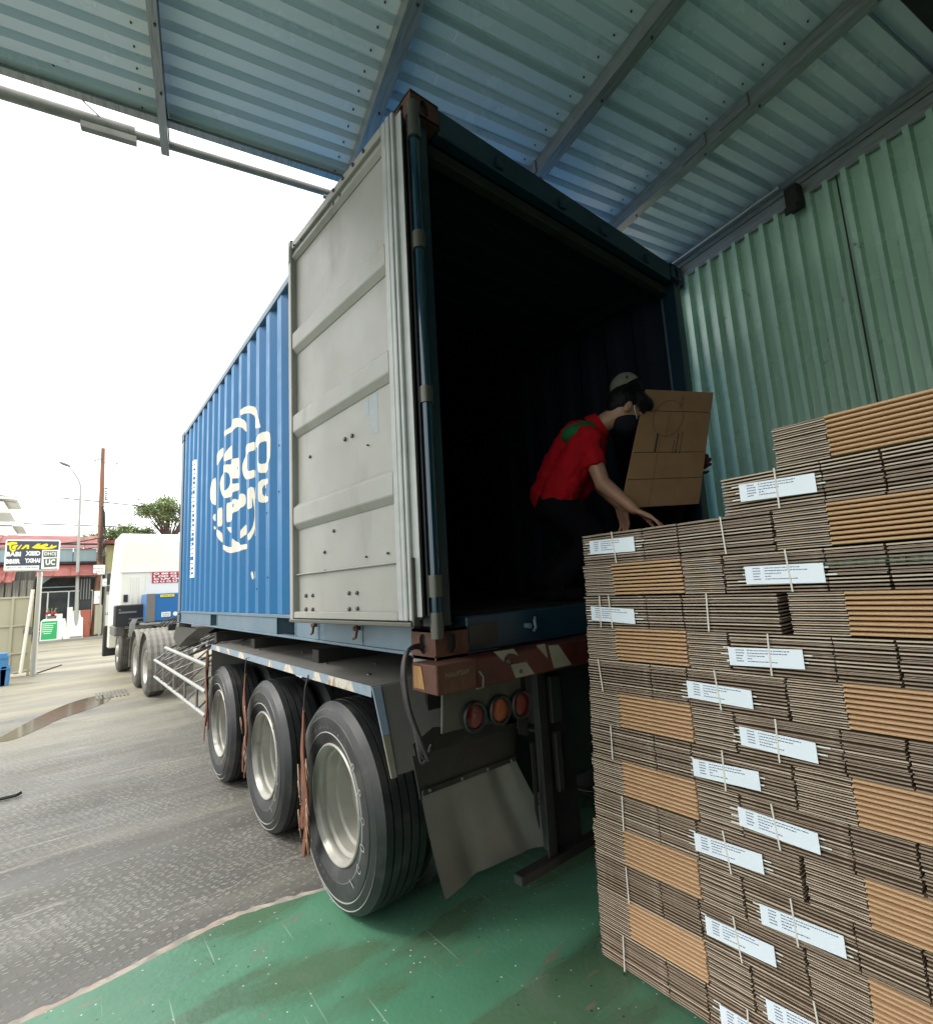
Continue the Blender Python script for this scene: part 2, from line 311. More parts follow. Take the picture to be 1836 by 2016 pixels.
# ------------------------------------------------------------------ ground
def gz(y):  # yard falls slightly towards the road
    if y < .9: return 0.0
    if y < 3.6: return -0.045 * (y - .9) / 2.7
    return -0.045
def yard_material():
    m = bpy.data.materials.new('worn_concrete_yard'); m.use_nodes = True; N = m.node_tree.nodes; L = m.node_tree.links; b = N['Principled BSDF']
    g = N.new('ShaderNodeNewGeometry')
    def mp(st, rot=0):
        x = N.new('ShaderNodeMapping'); x.inputs['Scale'].default_value = st; x.inputs['Rotation'].default_value = (0, 0, rot); L.new(g.outputs['Position'], x.inputs[0]); return x
    def noise(sc_, st, det=7, rot=0, rough=.6):
        n = N.new('ShaderNodeTexNoise'); n.inputs['Scale'].default_value = sc_; n.inputs['Detail'].default_value = det; n.inputs['Roughness'].default_value = rough
        L.new(mp(st, rot).outputs[0], n.inputs[0]); return n.outputs[0]
    def rng(s, a, b_, c=0, d=1):
        r = N.new('ShaderNodeMapRange'); L.new(s, r.inputs[0])
        for i, vv in enumerate((a, b_, c, d)): r.inputs[i + 1].default_value = vv
        return r.outputs[0]
    def mx(f, a, b_):
        x = N.new('ShaderNodeMix'); x.data_type = 'RGBA'
        L.new(f, x.inputs[0])
        for i, q in ((6, a), (7, b_)):
            if isinstance(q, tuple): x.inputs[i].default_value = (*q, 1)
            else: L.new(q, x.inputs[i])
        return x.outputs[2]
    c = mx(rng(noise(.55, (1, 1, 1)), .35, .65), (0.080, 0.078, 0.070), (0.112, 0.108, 0.094))
    c = mx(rng(noise(.9, (.35, 2.2, 1), 8, R(-8)), .5, .72), c, (0.175, 0.167, 0.137))        # dried streaks
    c = mx(rng(noise(5, (.25, 2.5, 1), 8, R(-8)), .60, .72), c, (0.27, 0.258, 0.22))
    # broom marks: small pale flecks in rows
    v = N.new('ShaderNodeTexVoronoi'); v.inputs['Scale'].default_value = 42; v.inputs['Randomness'].default_value = .6
    L.new(mp((.55, 1.25, 1), R(-8)).outputs[0], v.inputs[0])
    fl = rng(v.outputs['Distance'], .24, .40, 1, 0)
    big = rng(noise(1.6, (1, 1, 1), 5), .34, .58, .35, .9)
    k = N.new('ShaderNodeMath'); k.operation = 'MULTIPLY'; L.new(fl, k.inputs[0]); L.new(big, k.inputs[1])
    c = mx(k.outputs[0], c, (0.25, 0.243, 0.21))
    c = mx(rng(noise(60, (1, 1, 1), 4), .55, .75), c, (0.07, 0.068, 0.06))
    c = mx(rng(noise(1.3, (1, 1, 1), 10), .56, .70, 0, .6), c, (0.07, 0.066, 0.058))
    c = mx(rng(noise(.8, (.15, 5, 1), 4, R(80)), .62, .72, 0, .5), c, (0.065, 0.062, 0.056))
    far = N.new('ShaderNodeSeparateXYZ'); L.new(g.outputs['Position'], far.inputs[0])
    yel = N.new('ShaderNodeMath'); yel.operation = 'MULTIPLY'; L.new(rng(far.outputs[1], 4.5, 11), yel.inputs[0]); L.new(rng(noise(.5, (.5, 2, 1)), .3, .6), yel.inputs[1])
    c = mx(yel.outputs[0], c, (0.29, 0.265, 0.19))                                        # yellowish glare put into the colour towards the gate
    L.new(c, b.inputs['Base Color'])
    L.new(rng(noise(1.1, (.5, 1.6, 1)), .35, .65, .38, .75), b.inputs['Roughness'])
    bp = N.new('ShaderNodeBump'); bp.inputs['Strength'].default_value = .5; bp.inputs['Distance'].default_value = .006
    L.new(fl, bp.inputs['Height']); L.new(bp.outputs[0], b.inputs['Normal'])
    return m
def green_material():
    m = bpy.data.materials.new('green_floor_paint'); m.use_nodes = True; N = m.node_tree.nodes; L = m.node_tree.links; b = N['Principled BSDF']
    g = N.new('ShaderNodeNewGeometry')
    def noise(sc_, st=(1, 1, 1), det=7, rot=0):
        x = N.new('ShaderNodeMapping'); x.inputs['Scale'].default_value = st; x.inputs['Rotation'].default_value = (0, 0, rot); L.new(g.outputs['Position'], x.inputs[0])
        n = N.new('ShaderNodeTexNoise'); n.inputs['Scale'].default_value = sc_; n.inputs['Detail'].default_value = det; L.new(x.outputs[0], n.inputs[0]); return n.outputs[0]
    def rng(s, a, b_, c=0, d=1):
        r = N.new('ShaderNodeMapRange'); L.new(s, r.inputs[0])
        for i, vv in enumerate((a, b_, c, d)): r.inputs[i + 1].default_value = vv
        return r.outputs[0]
    def mx(f, a, b_):
        x = N.new('ShaderNodeMix'); x.data_type = 'RGBA'; L.new(f, x.inputs[0])
        for i, q in ((6, a), (7, b_)):
            if isinstance(q, tuple): x.inputs[i].default_value = (*q, 1)
            else: L.new(q, x.inputs[i])
        return x.outputs[2]
    c = mx(rng(noise(1.3), .35, .65), (0.058, 0.175, 0.103), (0.095, 0.235, 0.15))
    c = mx(rng(noise(1.5, (.5, 1.6, 1), 9, R(-12)), .50, .56), c, (0.075, 0.145, 0.085))    # worn patches
    c = mx(rng(noise(4, (1, 1, 1), 9), .58, .70, 0, .55), c, (0.12, 0.16, 0.12))
    c = mx(rng(noise(7, (.4, 2, 1), 6, R(-12)), .66, .70), c, (0.16, 0.15, 0.11))
    v = N.new('ShaderNodeTexVoronoi'); v.inputs['Scale'].default_value = 22; L.new(g.outputs['Position'], v.inputs[0])
    c = mx(rng(v.outputs['Distance'], .055, .09, 1, 0), c, (0.55, 0.58, 0.50))
    v2 = N.new('ShaderNodeTexVoronoi'); v2.inputs['Scale'].default_value = 13; L.new(g.outputs['Position'], v2.inputs[0])
    c = mx(rng(v2.outputs['Distance'], .05, .08, 1, 0), c, (0.03, 0.035, 0.03))
    # fine scratches
    n = noise(2.2, (1, 9, 1), 3, R(35)); wv = N.new('ShaderNodeTexWave'); wv.inputs['Scale'].default_value = 1.4; wv.inputs['Distortion'].default_value = 14; wv.inputs['Detail'].default_value = 3
    L.new(g.outputs['Position'], wv.inputs[0])
    sc1 = noise(1.0, (70, 1.2, 1), 2, R(40)); sc2 = noise(1.0, (60, 1.0, 1), 2, R(-62)); k = N.new('ShaderNodeMath'); k.operation = 'MAXIMUM'
    L.new(rng(sc1, .715, .74, 0, .55), k.inputs[0]); L.new(rng(sc2, .715, .74, 0, .45), k.inputs[1]); c = mx(k.outputs[0], c, (0.38, 0.48, 0.40))
    L.new(c, b.inputs['Base Color']); L.new(rng(noise(1.5, (.5, 1.6, 1), 9, R(-12)), .46, .58, .42, .22), b.inputs['Roughness'])
    bp = N.new('ShaderNodeBump'); bp.inputs['Strength'].default_value = .35; bp.inputs['Distance'].default_value = .004
    L.new(noise(45, (1, 1, 1), 4), bp.inputs['Height']); L.new(bp.outputs[0], b.inputs['Normal'])
    return m
mb = MB(); ys = [-40, -5, .9, 1.5, 2.2, 2.9, 3.6, 31.0]
for a, b in zip(ys, ys[1:]):
    k = len(mb.v); mb.add([(-60, a, gz(a)), (60, a, gz(a)), (60, b, gz(b)), (-60, b, gz(b))], [(0, 1, 2, 3)])
struct('yard', mb, yard_material())
mb = MB(); mb.box(-200, 200, 29.4, 400, -.4, .06); struct('road_side_pavement', mb, M['concrete'])
gx = [(-9, 1.02), (-3, 1.03), (-1.9, 1.09), (-1.3, 1.155), (-1.0, 1.175), (-.78, 1.21), (-.55, 1.25), (-.4, 1.255), (-.2, 1.21), (0, 1.15), (.5, 1.1), (1.2, 1.05), (3.6, 1.0)]
def gedge(extra, amp, seed):
    rnd = random.Random(seed); o = []
    for (x0, y0), (x1, y1) in zip(gx, gx[1:]):
        n = max(1, int((x1 - x0) / .03)) if x1 < 1 and x0 > -3 else 6
        for i in range(n):
            t = i / n; o.append((x0 + (x1 - x0) * t, y0 + (y1 - y0) * t + extra + rnd.uniform(-amp, amp)))
    o.append((gx[-1][0], gx[-1][1] + extra)); return o
bed = gedge(.045, .012, 3); mb = MB(); mb.add([(x, y, gz(y) + .004) for x, y in bed] + [(x, y - .08, gz(y - .08) + .004) for x, y in bed], [(i, i + 1, i + 1 + len(bed), i + len(bed)) for i in range(len(bed) - 1)])
struct('worn_paint_margin', mb, mat('paint_margin', (0.40, 0.37, 0.31), .75, c2=(0.30, 0.20, 0.17), scale=5, c3=(0.22, 0.21, 0.18), s3=8, lo3=.45, hi3=.6), fixn=False)
ge = gedge(0, .004, 5); mb = MB(); n_ = len(ge); mb.add([(x, y, gz(y) + .008) for x, y in ge] + [(x, .9, .008) for x, y in ge] + [(x, -6, .008) for x, y in ge], [(i + n_ * r_ + n_, i + 1 + n_ * r_ + n_, i + 1 + n_ * r_, i + n_ * r_) for i in range(n_ - 1) for r_ in (0, 1)])
struct('green_floor', mb, green_material(), fixn=False)
# puddle of standing water, reflecting the sheds
def survey0(px, py):
    v = (py * .7873 - 1008) / 977.555; u = (px * .7873 - 918) / 977.555; d = CR @ Vector((u, -v, -1)); p = CC + d * ((-.041 - CC.z) / d.z); return (p.x, p.y)
pl = [survey0(x / 1.669, 1700 + y / 1.669) for x, y in ((-60, 262), (20, 232), (100, 185), (200, 135), (300, 92), (400, 66), (480, 62), (450, 92), (360, 128), (250, 162), (150, 212), (40, 258))]
vs, fs = curve_fill([smooth_poly(pl)]); mb = MB(); mb.add([(v.x, v.y, -.041) for v in vs], fs)
struct('puddle', mb, mat('puddle_water', (0.10, 0.085, 0.055), 0.10, spec=.5))

# ------------------------------------------------------------------ open shed: roof and green wall (turned 11 degrees)
SH = R(-11); RH = 4.5
shed = thing('shed_roof', 'blue grey corrugated metal roof with steel purlins, spanning above the container', 'roof', (0, 0, 0), rz=SH, world=False)
def rib_profile(a, b, pitch=.125, depth=.050, flat=.068, slope=.007, ridge=.043, ph=0.0):
    """list of (t, h) along the sheet between a and b: pans with raised ribs"""
    out = [(a, 0.0)]; k = math.floor((a - ph) / pitch)
    while True:
        s = ph + k * pitch; k += 1
        for dt, h in ((flat, 0), (flat + slope, depth), (flat + slope + ridge, depth), (flat + 2 * slope + ridge, 0)):
            t = s + dt
            if a < t < b: out.append((t, h))
        if s > b: break
    out.append((b, 0.0)); return out
def roof_sheet(t0, t1, s0, s1, z):
    p = rib_profile(t0, t1, ph=.1); mb = MB(); n = len(p)
    vs = []
    for th in (0, .0015):
        for s_ in (s0, s1): vs += [(s_, t, z + h + th) for t, h in p]
    fs = [(i, i + 1, i + 1 + n, i + n) for i in range(n - 1)] + [(2 * n + i, 3 * n + i, 3 * n + i + 1, 2 * n + i + 1) for i in range(n - 1)]
    fs += [(i, 2 * n + i, 2 * n + i + 1, i + 1) for i in range(n - 1)]
    mb.add(vs, fs); return mb
k = 0
for j, (t0, t1) in enumerate([(.085, 1.29), (-.915, .105), (-1.915, -.895), (-2.915, -1.895), (-3.915, -2.895), (-5.0, -3.895)]):
    for (s0, s1) in ((-3.1, -1.06), (-1.062, .34), (.338, 3.2)):
        k += 1
        roof_sheet(t0, t1, s0, s1, RH + .002 + .0025 * ((j + (s0 > -1.1) + (s0 > 0)) % 2) + .004 * (j % 2)).build('roof_sheet', M['roof'], shed, fixn=False)
def cchan(mb, s, t0, t1, z1, w_=.06, h=.11, f=.004, lip=.02):  # C section running along t, open to the right
    mb.box(s - w_ / 2, s - w_ / 2 + f, t0, t1, z1 - h, z1)
    mb.box(s - w_ / 2 + f, s + w_ / 2, t0, t1, z1 - h, z1 - h + f); mb.box(s - w_ / 2 + f, s + w_ / 2, t0, t1, z1 - f, z1)
    mb.box(s + w_ / 2 - f, s + w_ / 2, t0, t1, z1 - h + f, z1 - h + lip)
for s_, t1 in ((-2.6, 1.45), (-1.085, 1.45), (.054, 1.27), (1.232, 1.27), (2.157, 1.27)):
    mb = MB(); cchan(mb, s_, -5, t1, RH - .002, .045 if s_ == -1.085 else .075); pu = mb.build('purlin', M['purlin'], shed)
    mb = MB()
    for q in range(-9, 3):
        t = q * .5 + .12 * (q % 2)
        if t < t1: mb.tube([(s_ + .008, t, RH - .112), (s_ + .008, t, RH - .121)], .007, 6)
    mb.build('bolt', M['bolt'], pu, smooth=40)
for s_, t_ in ((1.232, .7), (2.157, .05), (2.157, -.25)):  # splice plates
    mb = MB(); mb.box(s_ - .052, s_ - .040, t_ - .1, t_ + .1, RH - .10, RH - .01); mb.build('splice_plate', M['purlin'], shed, bevel=.003)
mb = MB(); mb.box(-3.1, 3.2, 1.27, 1.292, RH - .05, RH - .001); mb.box(-3.1, 3.2, 1.24, 1.27, RH - .05, RH - .046); mb.build('eaves_angle', M['purlin'], shed)
mb = MB(); mb.tube([(-3.1, 1.45, RH - .02), (-1.25, 1.45, RH - .02)], .036, 12); mb.build('gutter_pipe', M['pipe'], shed, smooth=40)
mb = MB(); mb.tube([(-1.26, 1.45, RH - .03), (3.3, 1.42, RH - .03)], .026, 12); mb.build('edge_pipe', M['pipe'], shed, smooth=40)
mb = MB(); mb.box(-1.52, -1.24, 1.43, 1.47, RH - .095, RH - .054); mb.build('pipe_bracket', M['pipe'], shed)
mb = MB(); mb.box(-.1, .6, 1.43, 1.46, RH - .072, RH - .056); mb.build('pipe_bracket', M['pipe'], shed)
mb = MB(); mb.tube([(-1.62, 1.20, RH + .05), (-1.5, 1.34, RH), (-1.38, 1.47, RH - .01)], .004, 5); mb.build('tie_wire', M['hose'], shed)
for (s_, t_) in ((-.2, -.05), (.30, .05), (.335, .45), (.33, .25)):
    pass
for s_ in (-1.085, .054, 1.232, 2.157):
    mb = MB()
    for q in range(-16, 10):
        t = .1 + .125 * q + .034
        if -1.8 < t < 1.27: mb.tube([(s_ - .11, t, RH + .004), (s_ - .11, t, RH - .004)], .0055, 6)
    o = mb.build('roof_screws', M['bolt'], shed); o['kind'] = 'stuff'
# green wall
wall = thing('green_shed_wall', 'green ribbed metal wall under the roof, right of the open container', 'wall', (0, 0, 0), rz=SH, world=False)
WS = 3.13
def wall_sheet(t0, t1, z0, z1, s):
    p = rib_profile(t0, t1, pitch=.118, depth=.046, flat=.050, slope=.008, ridge=.034, ph=-.335); mb = MB(); n = len(p); vs = []
    for z in (z0, z1): vs += [(s - h, t, z) for t, h in p]
    for z in (z0, z1): vs += [(s - h + .0015, t, z) for t, h in p]
    fs = [(i, i + 1, i + 1 + n, i + n) for i in range(n - 1)] + [(2 * n + i, 3 * n + i, 3 * n + i + 1, 2 * n + i + 1) for i in range(n - 1)]
    mb.add(vs, fs); return mb
for j, (t0, t1) in enumerate([(.655, 1.29), (-.345, .672), (-1.345, -.328), (-2.345, -1.328), (-3.41, -2.328), (-5, -3.395)]):
    for z0, z1, ds in ((0.0, 3.06, 0), (3.045, 4.30, .004)):
        wall_sheet(t0, t1, z0, z1, WS + .004 * (j % 2) - ds).build('wall_sheet', M['greenwall'], wall, fixn=False)
mb = MB(); mb.box(WS - .055, WS + .05, -5, 1.29, 4.40, 4.497); mb.build('top_beam', M['purlin'], wall, bevel=.003)
mb = MB(); mb.box(3.21, 3.23, -5, 1.29, 4.2, 4.62); mb.build('closure_flashing', M['purlin'], wall)
mb = MB(); mb.box(WS - .045, WS - .030, -5, 1.29, 4.285, 4.395); mb.build('wall_trim', M['purlin'], wall, bevel=.002)
mb = MB(); mb.box(WS - .075, WS - .056, -5, 1.29, 4.435, 4.45); mb.tube([(WS - .11, -.0, 4.44), (WS - .11, 1.1, 4.44)], .014, 8); mb.build('conduit', M['purlin'], wall, smooth=40)
for t_ in (-.075, 1.0, -2.2):
    mb = MB(); mb.box(WS - .13, WS - .046, t_ - .045, t_ + .045, 4.20, 4.38); mb.box(WS - .15, WS - .132, t_ - .04, t_ + .05, 4.16, 4.22)
    mb.build('beam_bracket', M['chassis'], wall, bevel=.004)
mb = MB(); mb.box(WS - .046, WS - .043, -.340, -.330, 0.2, 4.28); mb.build('joint_strip', M['rubber'], wall)
# rear gable and side cladding of the warehouse behind the viewer
gw = thing('warehouse_rear_wall', 'dull grey ribbed rear wall closing the warehouse under the roof', 'wall', (0, 0, 0), rz=SH, world=False)
mb = MB(); p = rib_profile(-3.1, 3.2, pitch=.2, ph=0); n = len(p)
mb.add([(t, -5.0 - h, 0) for t, h in p] + [(t, -5.0 - h, RH) for t, h in p], [(i, i + 1, i + 1 + n, i + n) for i in range(n - 1)])
mb.build('wall_sheet', M['chassis'], gw, fixn=False)
# dark truss at the top right, under the roof
tr = thing('roof_truss', 'dark steel roof truss hanging in the upper right corner', 'truss', (0, 0, 0), rz=SH, world=False)
mb = MB(); mb.box(-3.1, 3.05, -1.28, -1.16, RH - .13, RH - .02); mb.build('top_chord', M['chassis'], tr, bevel=.004)
mb = MB(); mb.box(-3.1, 3.05, -1.28, -1.16, RH - .52, RH - .44); mb.build('bottom_chord', M['chassis'], tr, bevel=.004)
for i in range(12):
    s_ = 3.0 - i * .5
    mb = MB(); mb.tube([(s_, -1.22, RH - .13), (s_ - .25, -1.22, RH - .45), (s_ - .5, -1.22, RH - .13)], .02, 6); mb.build('web_bar', M['chassis'], tr)

# ------------------------------------------------------------------ shipping container
B0 = 1.29; CL, CW, CH = 6.058, 2.438, 2.591
ct = thing('shipping_container', 'blue corrugated shipping container with its grey rear door swung open', 'container', (CW / 2, CL / 2, B0))
PER = .278
def corr(y):   # outward surface position of the side sheet
    u = ((y - 1.804) % PER)
    if u < .05: return .046 - .038 * u / .05
    if u < .05 + .088: return .008
    if u < .05 + .088 + .05: return .008 + .038 * (u - .138) / .05
    return .046
def corr_ys(a, b):
    out = {a, b}; k = math.floor((a - 1.804) / PER) - 1
    while 1.804 + k * PER < b:
        for d in (0, .05, .138, .188):
            y = 1.804 + k * PER + d
            if a < y < b: out.add(y)
        k += 1
    return sorted(out)
Z0, Z1 = B0 + .155, B0 + 2.53
for side in (0, 1):
    mb = MB(); yy = corr_ys(.16, CL - .16); n = len(yy)
    f = (lambda y, d=0: corr(y) + d) if side == 0 else (lambda y, d=0: CW - corr(y) - d)
    for d, mi in ((0, 0), (.003, 1)):
        mb.add([(f(y, d), y, Z0) for y in yy] + [(f(y, d), y, Z1) for y in yy], [(i, i + 1, i + 1 + n, i + n) for i in range(n - 1)], mi)
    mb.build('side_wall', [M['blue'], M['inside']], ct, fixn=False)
# rails
for x0, x1 in ((0.0, .06), (CW - .06, CW)):
    mb = MB(); mb.box(x0, x1, .178, CL - .178, B0 + 2.531, B0 + 2.589); mb.build('top_rail', M['frameblue'], ct, bevel=.004)
mb = MB()
for a, b in ((.178, 1.60), (1.98, 3.80), (4.10, CL - .178)):
    mb.box(0.012, .05, a, b, B0 + .016, B0 + .13)
mb.box(.004, .05, .178, CL - .178, B0 + .1305, B0 + .153); mb.box(.002, .06, .178, CL - .178, B0 + .002, B0 + .0155)
for y in (.66, 1.22, 1.6, 1.98, 3.8, 4.10): mb.box(.008, .0118, y - .01, y + .01, B0 + .016, B0 + .13)
mb.build('bottom_rail', M['frameblue'], ct, bevel=.002)
for a, b in ((1.60, 1.98), (3.80, 4.10)):
    mb = MB(); mb.box(.05, 1.2, a - .004, a - .0005, B0 + .016, B0 + .13); mb.box(.05, 1.2, b + .0005, b + .004, B0 + .016, B0 + .13); mb.box(.05, 1.2, a, b, B0 + .131, B0 + .134)
    mb.build('fork_pocket', M['frameblue'], ct)
mb = MB(); mb.box(CW - .05, CW - .002, .178, CL - .178, B0 + .004, B0 + .153); mb.build('bottom_rail', M['frameblue'], ct)
for xa_, xb_ in ((.062, .105), (CW - .105, CW - .062)):
    mb = MB(); mb.box(xa_, xb_, .135, CL - .1, B0 + 2.47, B0 + 2.60); mb.build('inner_top_rail', M['inside'], ct, bevel=.004)
# posts
for x0, x1 in ((0.02, .10), (CW - .10, CW)):
    for y0, y1, nm in ((0.02, .12, 'rear_post'), (CL - .12, CL, 'front_post')):
        mb = MB(); mb.box(x0 if nm == 'rear_post' or x0 > 1 else 0.0, x1, y0, y1, B0 + .119, B0 + CH - .119)
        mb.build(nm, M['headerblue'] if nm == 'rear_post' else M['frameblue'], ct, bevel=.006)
for ya_, yb_ in ((CL - .155, CL - .121), (.121, .156)):
    for xa_ in (0, CW - .06):
        mb = MB(); mb.box(xa_, xa_ + (.03 if xa_ == 0 else .06), ya_, yb_, B0 + .154, B0 + 2.53); mb.build('corner_flange', M['frameblue'], ct, bevel=.003)
# corner castings with their oval holes (plates round an opening)
def casting(x0, y0, z0, sx, sy):
    """x0,y0 outer corner; sx,sy = direction inward"""
    mb = MB(); W_, L_, H_ = .162, .178, .118; th = .014
    def P(a, b, c): return (x0 + sx * a, y0 + sy * b, z0 + c)
    def plate(kind):
        hw, hh = (.052 if kind == 'x' else .045), (.034 if True else 0); n = 24
        size = (L_, H_) if kind == 'x' else (W_, H_)
        cx, cy = size[0] / 2, size[1] / 2; hwx, hwy = .026, .040   # upright oval hole
        inner = []; outer = []
        for k in range(n):
            a = 2 * math.pi * (k + .5) / n; c_, s_ = math.cos(a), math.sin(a)
            inner.append((cx + hwx * c_, cy + (hwy - hwx) * (1 if s_ > 0 else -1) + hwx * s_))
            m_ = max(abs(c_) / cx, abs(s_) / cy); outer.append((cx + c_ / m_, cy + s_ / m_))
        for d0 in (0.0, th):
            pass
        def Q(u, v, d): return P(d, u, v) if kind == 'x' else P(u, d, v)
        vs = [Q(u, v, 0) for u, v in outer] + [Q(u, v, 0) for u, v in inner] + [Q(u, v, th) for u, v in inner]
        fs = [(k, (k + 1) % n, n + (k + 1) % n, n + k) for k in range(n)] + [(n + k, n + (k + 1) % n, 2 * n + (k + 1) % n, 2 * n + k) for k in range(n)]
        mb.add(vs, fs)
    plate('x'); plate('y')
    def bx(a0, a1, b0, b1, c0, c1):
        p = P(a0, b0, c0); q = P(a1, b1, c1); mb.box(min(p[0], q[0]), max(p[0], q[0]), min(p[1], q[1]), max(p[1], q[1]), p[2], q[2])
    bx(.0145, W_ - .0125, .0145, L_ - .0125, .0105, H_ - .0125)
    mb.m[-6:] = [1] * 6  # black core put in so the holes look shaded inside
    bx(.0, W_, 0, L_, 0, .01); bx(0, W_, 0, L_, H_ - .012, H_); bx(W_ - .012, W_, th, L_, .01, H_ - .012); bx(th, W_ - .012, L_ - .012, L_, .01, H_ - .012)
    return mb
for (x0, sx) in ((-.004, 1), (CW + .004, -1)):
    for (y0, sy) in ((-.004, 1), (CL + .004, -1)):
        for z0 in (B0 - .002, B0 + CH - .118):
            near = (sx == 1 and sy == 1)
            m_ = M['rust'] if near else (M['headerblue'] if sy == 1 else M['frameblue'])
            o = casting(x0, y0, z0, sx, sy).build('corner_casting', [m_, M['rubber']], ct, smooth=35)  # second slot: black core that shades the holes, no rubber in there
            if near: o['label'] = 'rusty brown corner casting'
# header and sill of the rear end
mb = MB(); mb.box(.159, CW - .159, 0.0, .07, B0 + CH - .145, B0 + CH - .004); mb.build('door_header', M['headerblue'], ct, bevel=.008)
mb = MB(); mb.box(.10, CW - .10, .071, .13, B0 + CH - .21, B0 + CH - .147); mb.build('inner_header', M['insidegrey'], ct, bevel=.004)
for x_ in (.55, 1.05, 1.45, 1.95):
    mb = MB(); mb.box(x_ - .025, x_ + .02, -.02, -.001, B0 + CH - .135, B0 + CH - .075); mb.tube([(x_ + .03, -.012, B0 + CH - .055), (x_ + .03, .0, B0 + CH - .055)], .012, 10)
    mb.build('bar_keeper', M['headerblue'], ct, bevel=.003)
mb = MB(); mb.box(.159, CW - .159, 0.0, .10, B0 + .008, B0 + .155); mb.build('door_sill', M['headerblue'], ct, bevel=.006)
mb = MB(); mb.box(.165, .32, -.008, -.001, B0 + .03, B0 + .118); mb.build('sill_plate', M['rubber'], ct)
for x_ in (.50, 1.4):
    mb = MB(); mb.tube([(x_, 0, B0 + .085), (x_, -.03, B0 + .085)], .012, 10); mb.tube([(x_ + .03, -.02, B0 + .06), (x_ + .03, -.034, B0 + .075), (x_ + .03, -.03, B0 + .11), (x_ + .045, -.02, B0 + .118)], .007, 8)
    mb.build('bar_keeper', M['frameblue'], ct, smooth=40)
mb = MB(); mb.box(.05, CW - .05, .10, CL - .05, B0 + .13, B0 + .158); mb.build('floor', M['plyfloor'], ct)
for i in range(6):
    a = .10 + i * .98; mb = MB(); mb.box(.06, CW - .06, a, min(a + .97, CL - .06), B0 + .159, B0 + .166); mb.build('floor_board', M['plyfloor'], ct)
mb = MB(); pr = rib_profile(.12, CL - .1, pitch=.209, depth=.02, flat=.10, slope=.014, ridge=.081); n = len(pr)
for d in (0, .002):
    mb.add([(.03, y, B0 + 2.557 + h * .8 + d) for y, h in pr] + [(CW - .03, y, B0 + 2.557 + h * .8 + d) for y, h in pr], [(i, i + 1, i + 1 + n, i + n) for i in range(n - 1)], 0 if d == 0 else 1)
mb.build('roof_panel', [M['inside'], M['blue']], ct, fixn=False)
mb = MB(); pr = rib_profile(.08, CW - .08, pitch=.25, depth=.04, flat=.1, slope=.025, ridge=.1); n = len(pr)
for d in (0, .003):
    mb.add([(x, CL - .055 + h + d, Z0) for x, h in pr] + [(x, CL - .055 + h + d, Z1) for x, h in pr], [(i, i + 1, i + 1 + n, i + n) for i in range(n - 1)], 0 if d == 0 else 1)
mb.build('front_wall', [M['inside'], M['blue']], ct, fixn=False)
# locking bar standing on the rear left post
mb = MB(); mb.tube([(-.012, -.034, B0 + .10), (-.012, -.034, B0 + CH - .125)], .022, 20); bar = mb.build('locking_bar', M['bartube'], ct, smooth=40)
for z_, h_, r_ in ((.085, .10, .027), (.245, .085, .030), (1.04, .07, .0285), (1.74, .08, .030), (2.29, .10, .031), (2.39, .085, .026)):
    mb = MB(); mb.tube([(-.012, -.034, B0 + z_), (-.012, -.034, B0 + z_ + h_)], r_, 20); mb.build('collar', M['barcollar'], bar, smooth=40)
# gaskets between bar and door
for i, (x, y, wd, m_) in enumerate(((-.028, .02, .012, 'rubber'), (-.050, .024, .009, 'rubber'), (-.064, .018, .004, 'doorline'))):
    mb = MB(); mb.box(x - wd / 2, x + wd / 2, y - .03, y + .03, B0 + .17, B0 + 2.43); mb.build('door_gasket', M[m_], ct, bevel=.003)
# the open left door, folded back along the side
A = Vector((-.082, .035, 0)); Bv = Vector((-.158, 1.195, 0)); dl = (Bv - A).length; du = (Bv - A).normalized(); dn = Vector((-du.y, du.x, 0))
if dn.x > 0: dn = -dn
DZ0, DZ1 = B0 + .155, B0 + 2.455
def D(u, z, n_): p = A + du * u + dn * n_; return (p.x, p.y, z)
def dbox(mb, u0, u1, z0, z1, n0, n1, mi=0):
    mb.hexa([D(u0, z0, n0), D(u1, z0, n0), D(u1, z1, n0), D(u0, z1, n0)], [D(u0, z0, n1), D(u1, z0, n1), D(u1, z1, n1), D(u0, z1, n1)], mi)
mb = MB(); dbox(mb, .10, dl - .04, DZ0 + .03, DZ1 - .05, -.034, -.030); door = mb.build('door', M['door'], ct)
door['label'] = 'grey door leaf folded back against the blue side'
mb = MB(); dbox(mb, 0.0, .022, DZ0, DZ1, -.05, .0); dbox(mb, .026, .055, DZ0, DZ1, -.05, .004); dbox(mb, .059, .098, DZ0, DZ1, -.05, .001); mb.build('near_stile', M['doorline'], door, bevel=.004)
mb = MB(); dbox(mb, dl - .04, dl, DZ0 - .01, DZ1 + .02, -.05, .006); mb.build('far_stile', M['door'], door, bevel=.004)
mb = MB(); dbox(mb, .10, dl - .041, DZ1 - .045, DZ1, -.05, .0); mb.hexa([D(.1, DZ1 - .046, -.028), D(dl - .041, DZ1 - .046, -.028), D(dl - .041, DZ1 - .12, -.028), D(.1, DZ1 - .12, -.028)], [D(.1, DZ1 - .046, -.02), D(dl - .041, DZ1 - .046, -.02), D(dl - .041, DZ1 - .10, .0), D(.1, DZ1 - .10, .0)])
mb.build('top_rail', M['door'], door, bevel=.003)
mb = MB(); dbox(mb, .10, dl - .041, DZ0, DZ0 + .035, -.05, .0); dbox(mb, .10, dl - .041, DZ0 + .235, DZ0 + .243, -.0295, -.012); mb.build('bottom_rail', M['door'], door, bevel=.003)
mb = MB(); dbox(mb, -.006, dl, DZ0 - .022, DZ0 - .004, -.045, .012); dbox(mb, -.014, -.004, DZ0 - .02, DZ0 + .25, -.03, .004); mb.build('bottom_seal', M['barcollar'], door, bevel=.003)
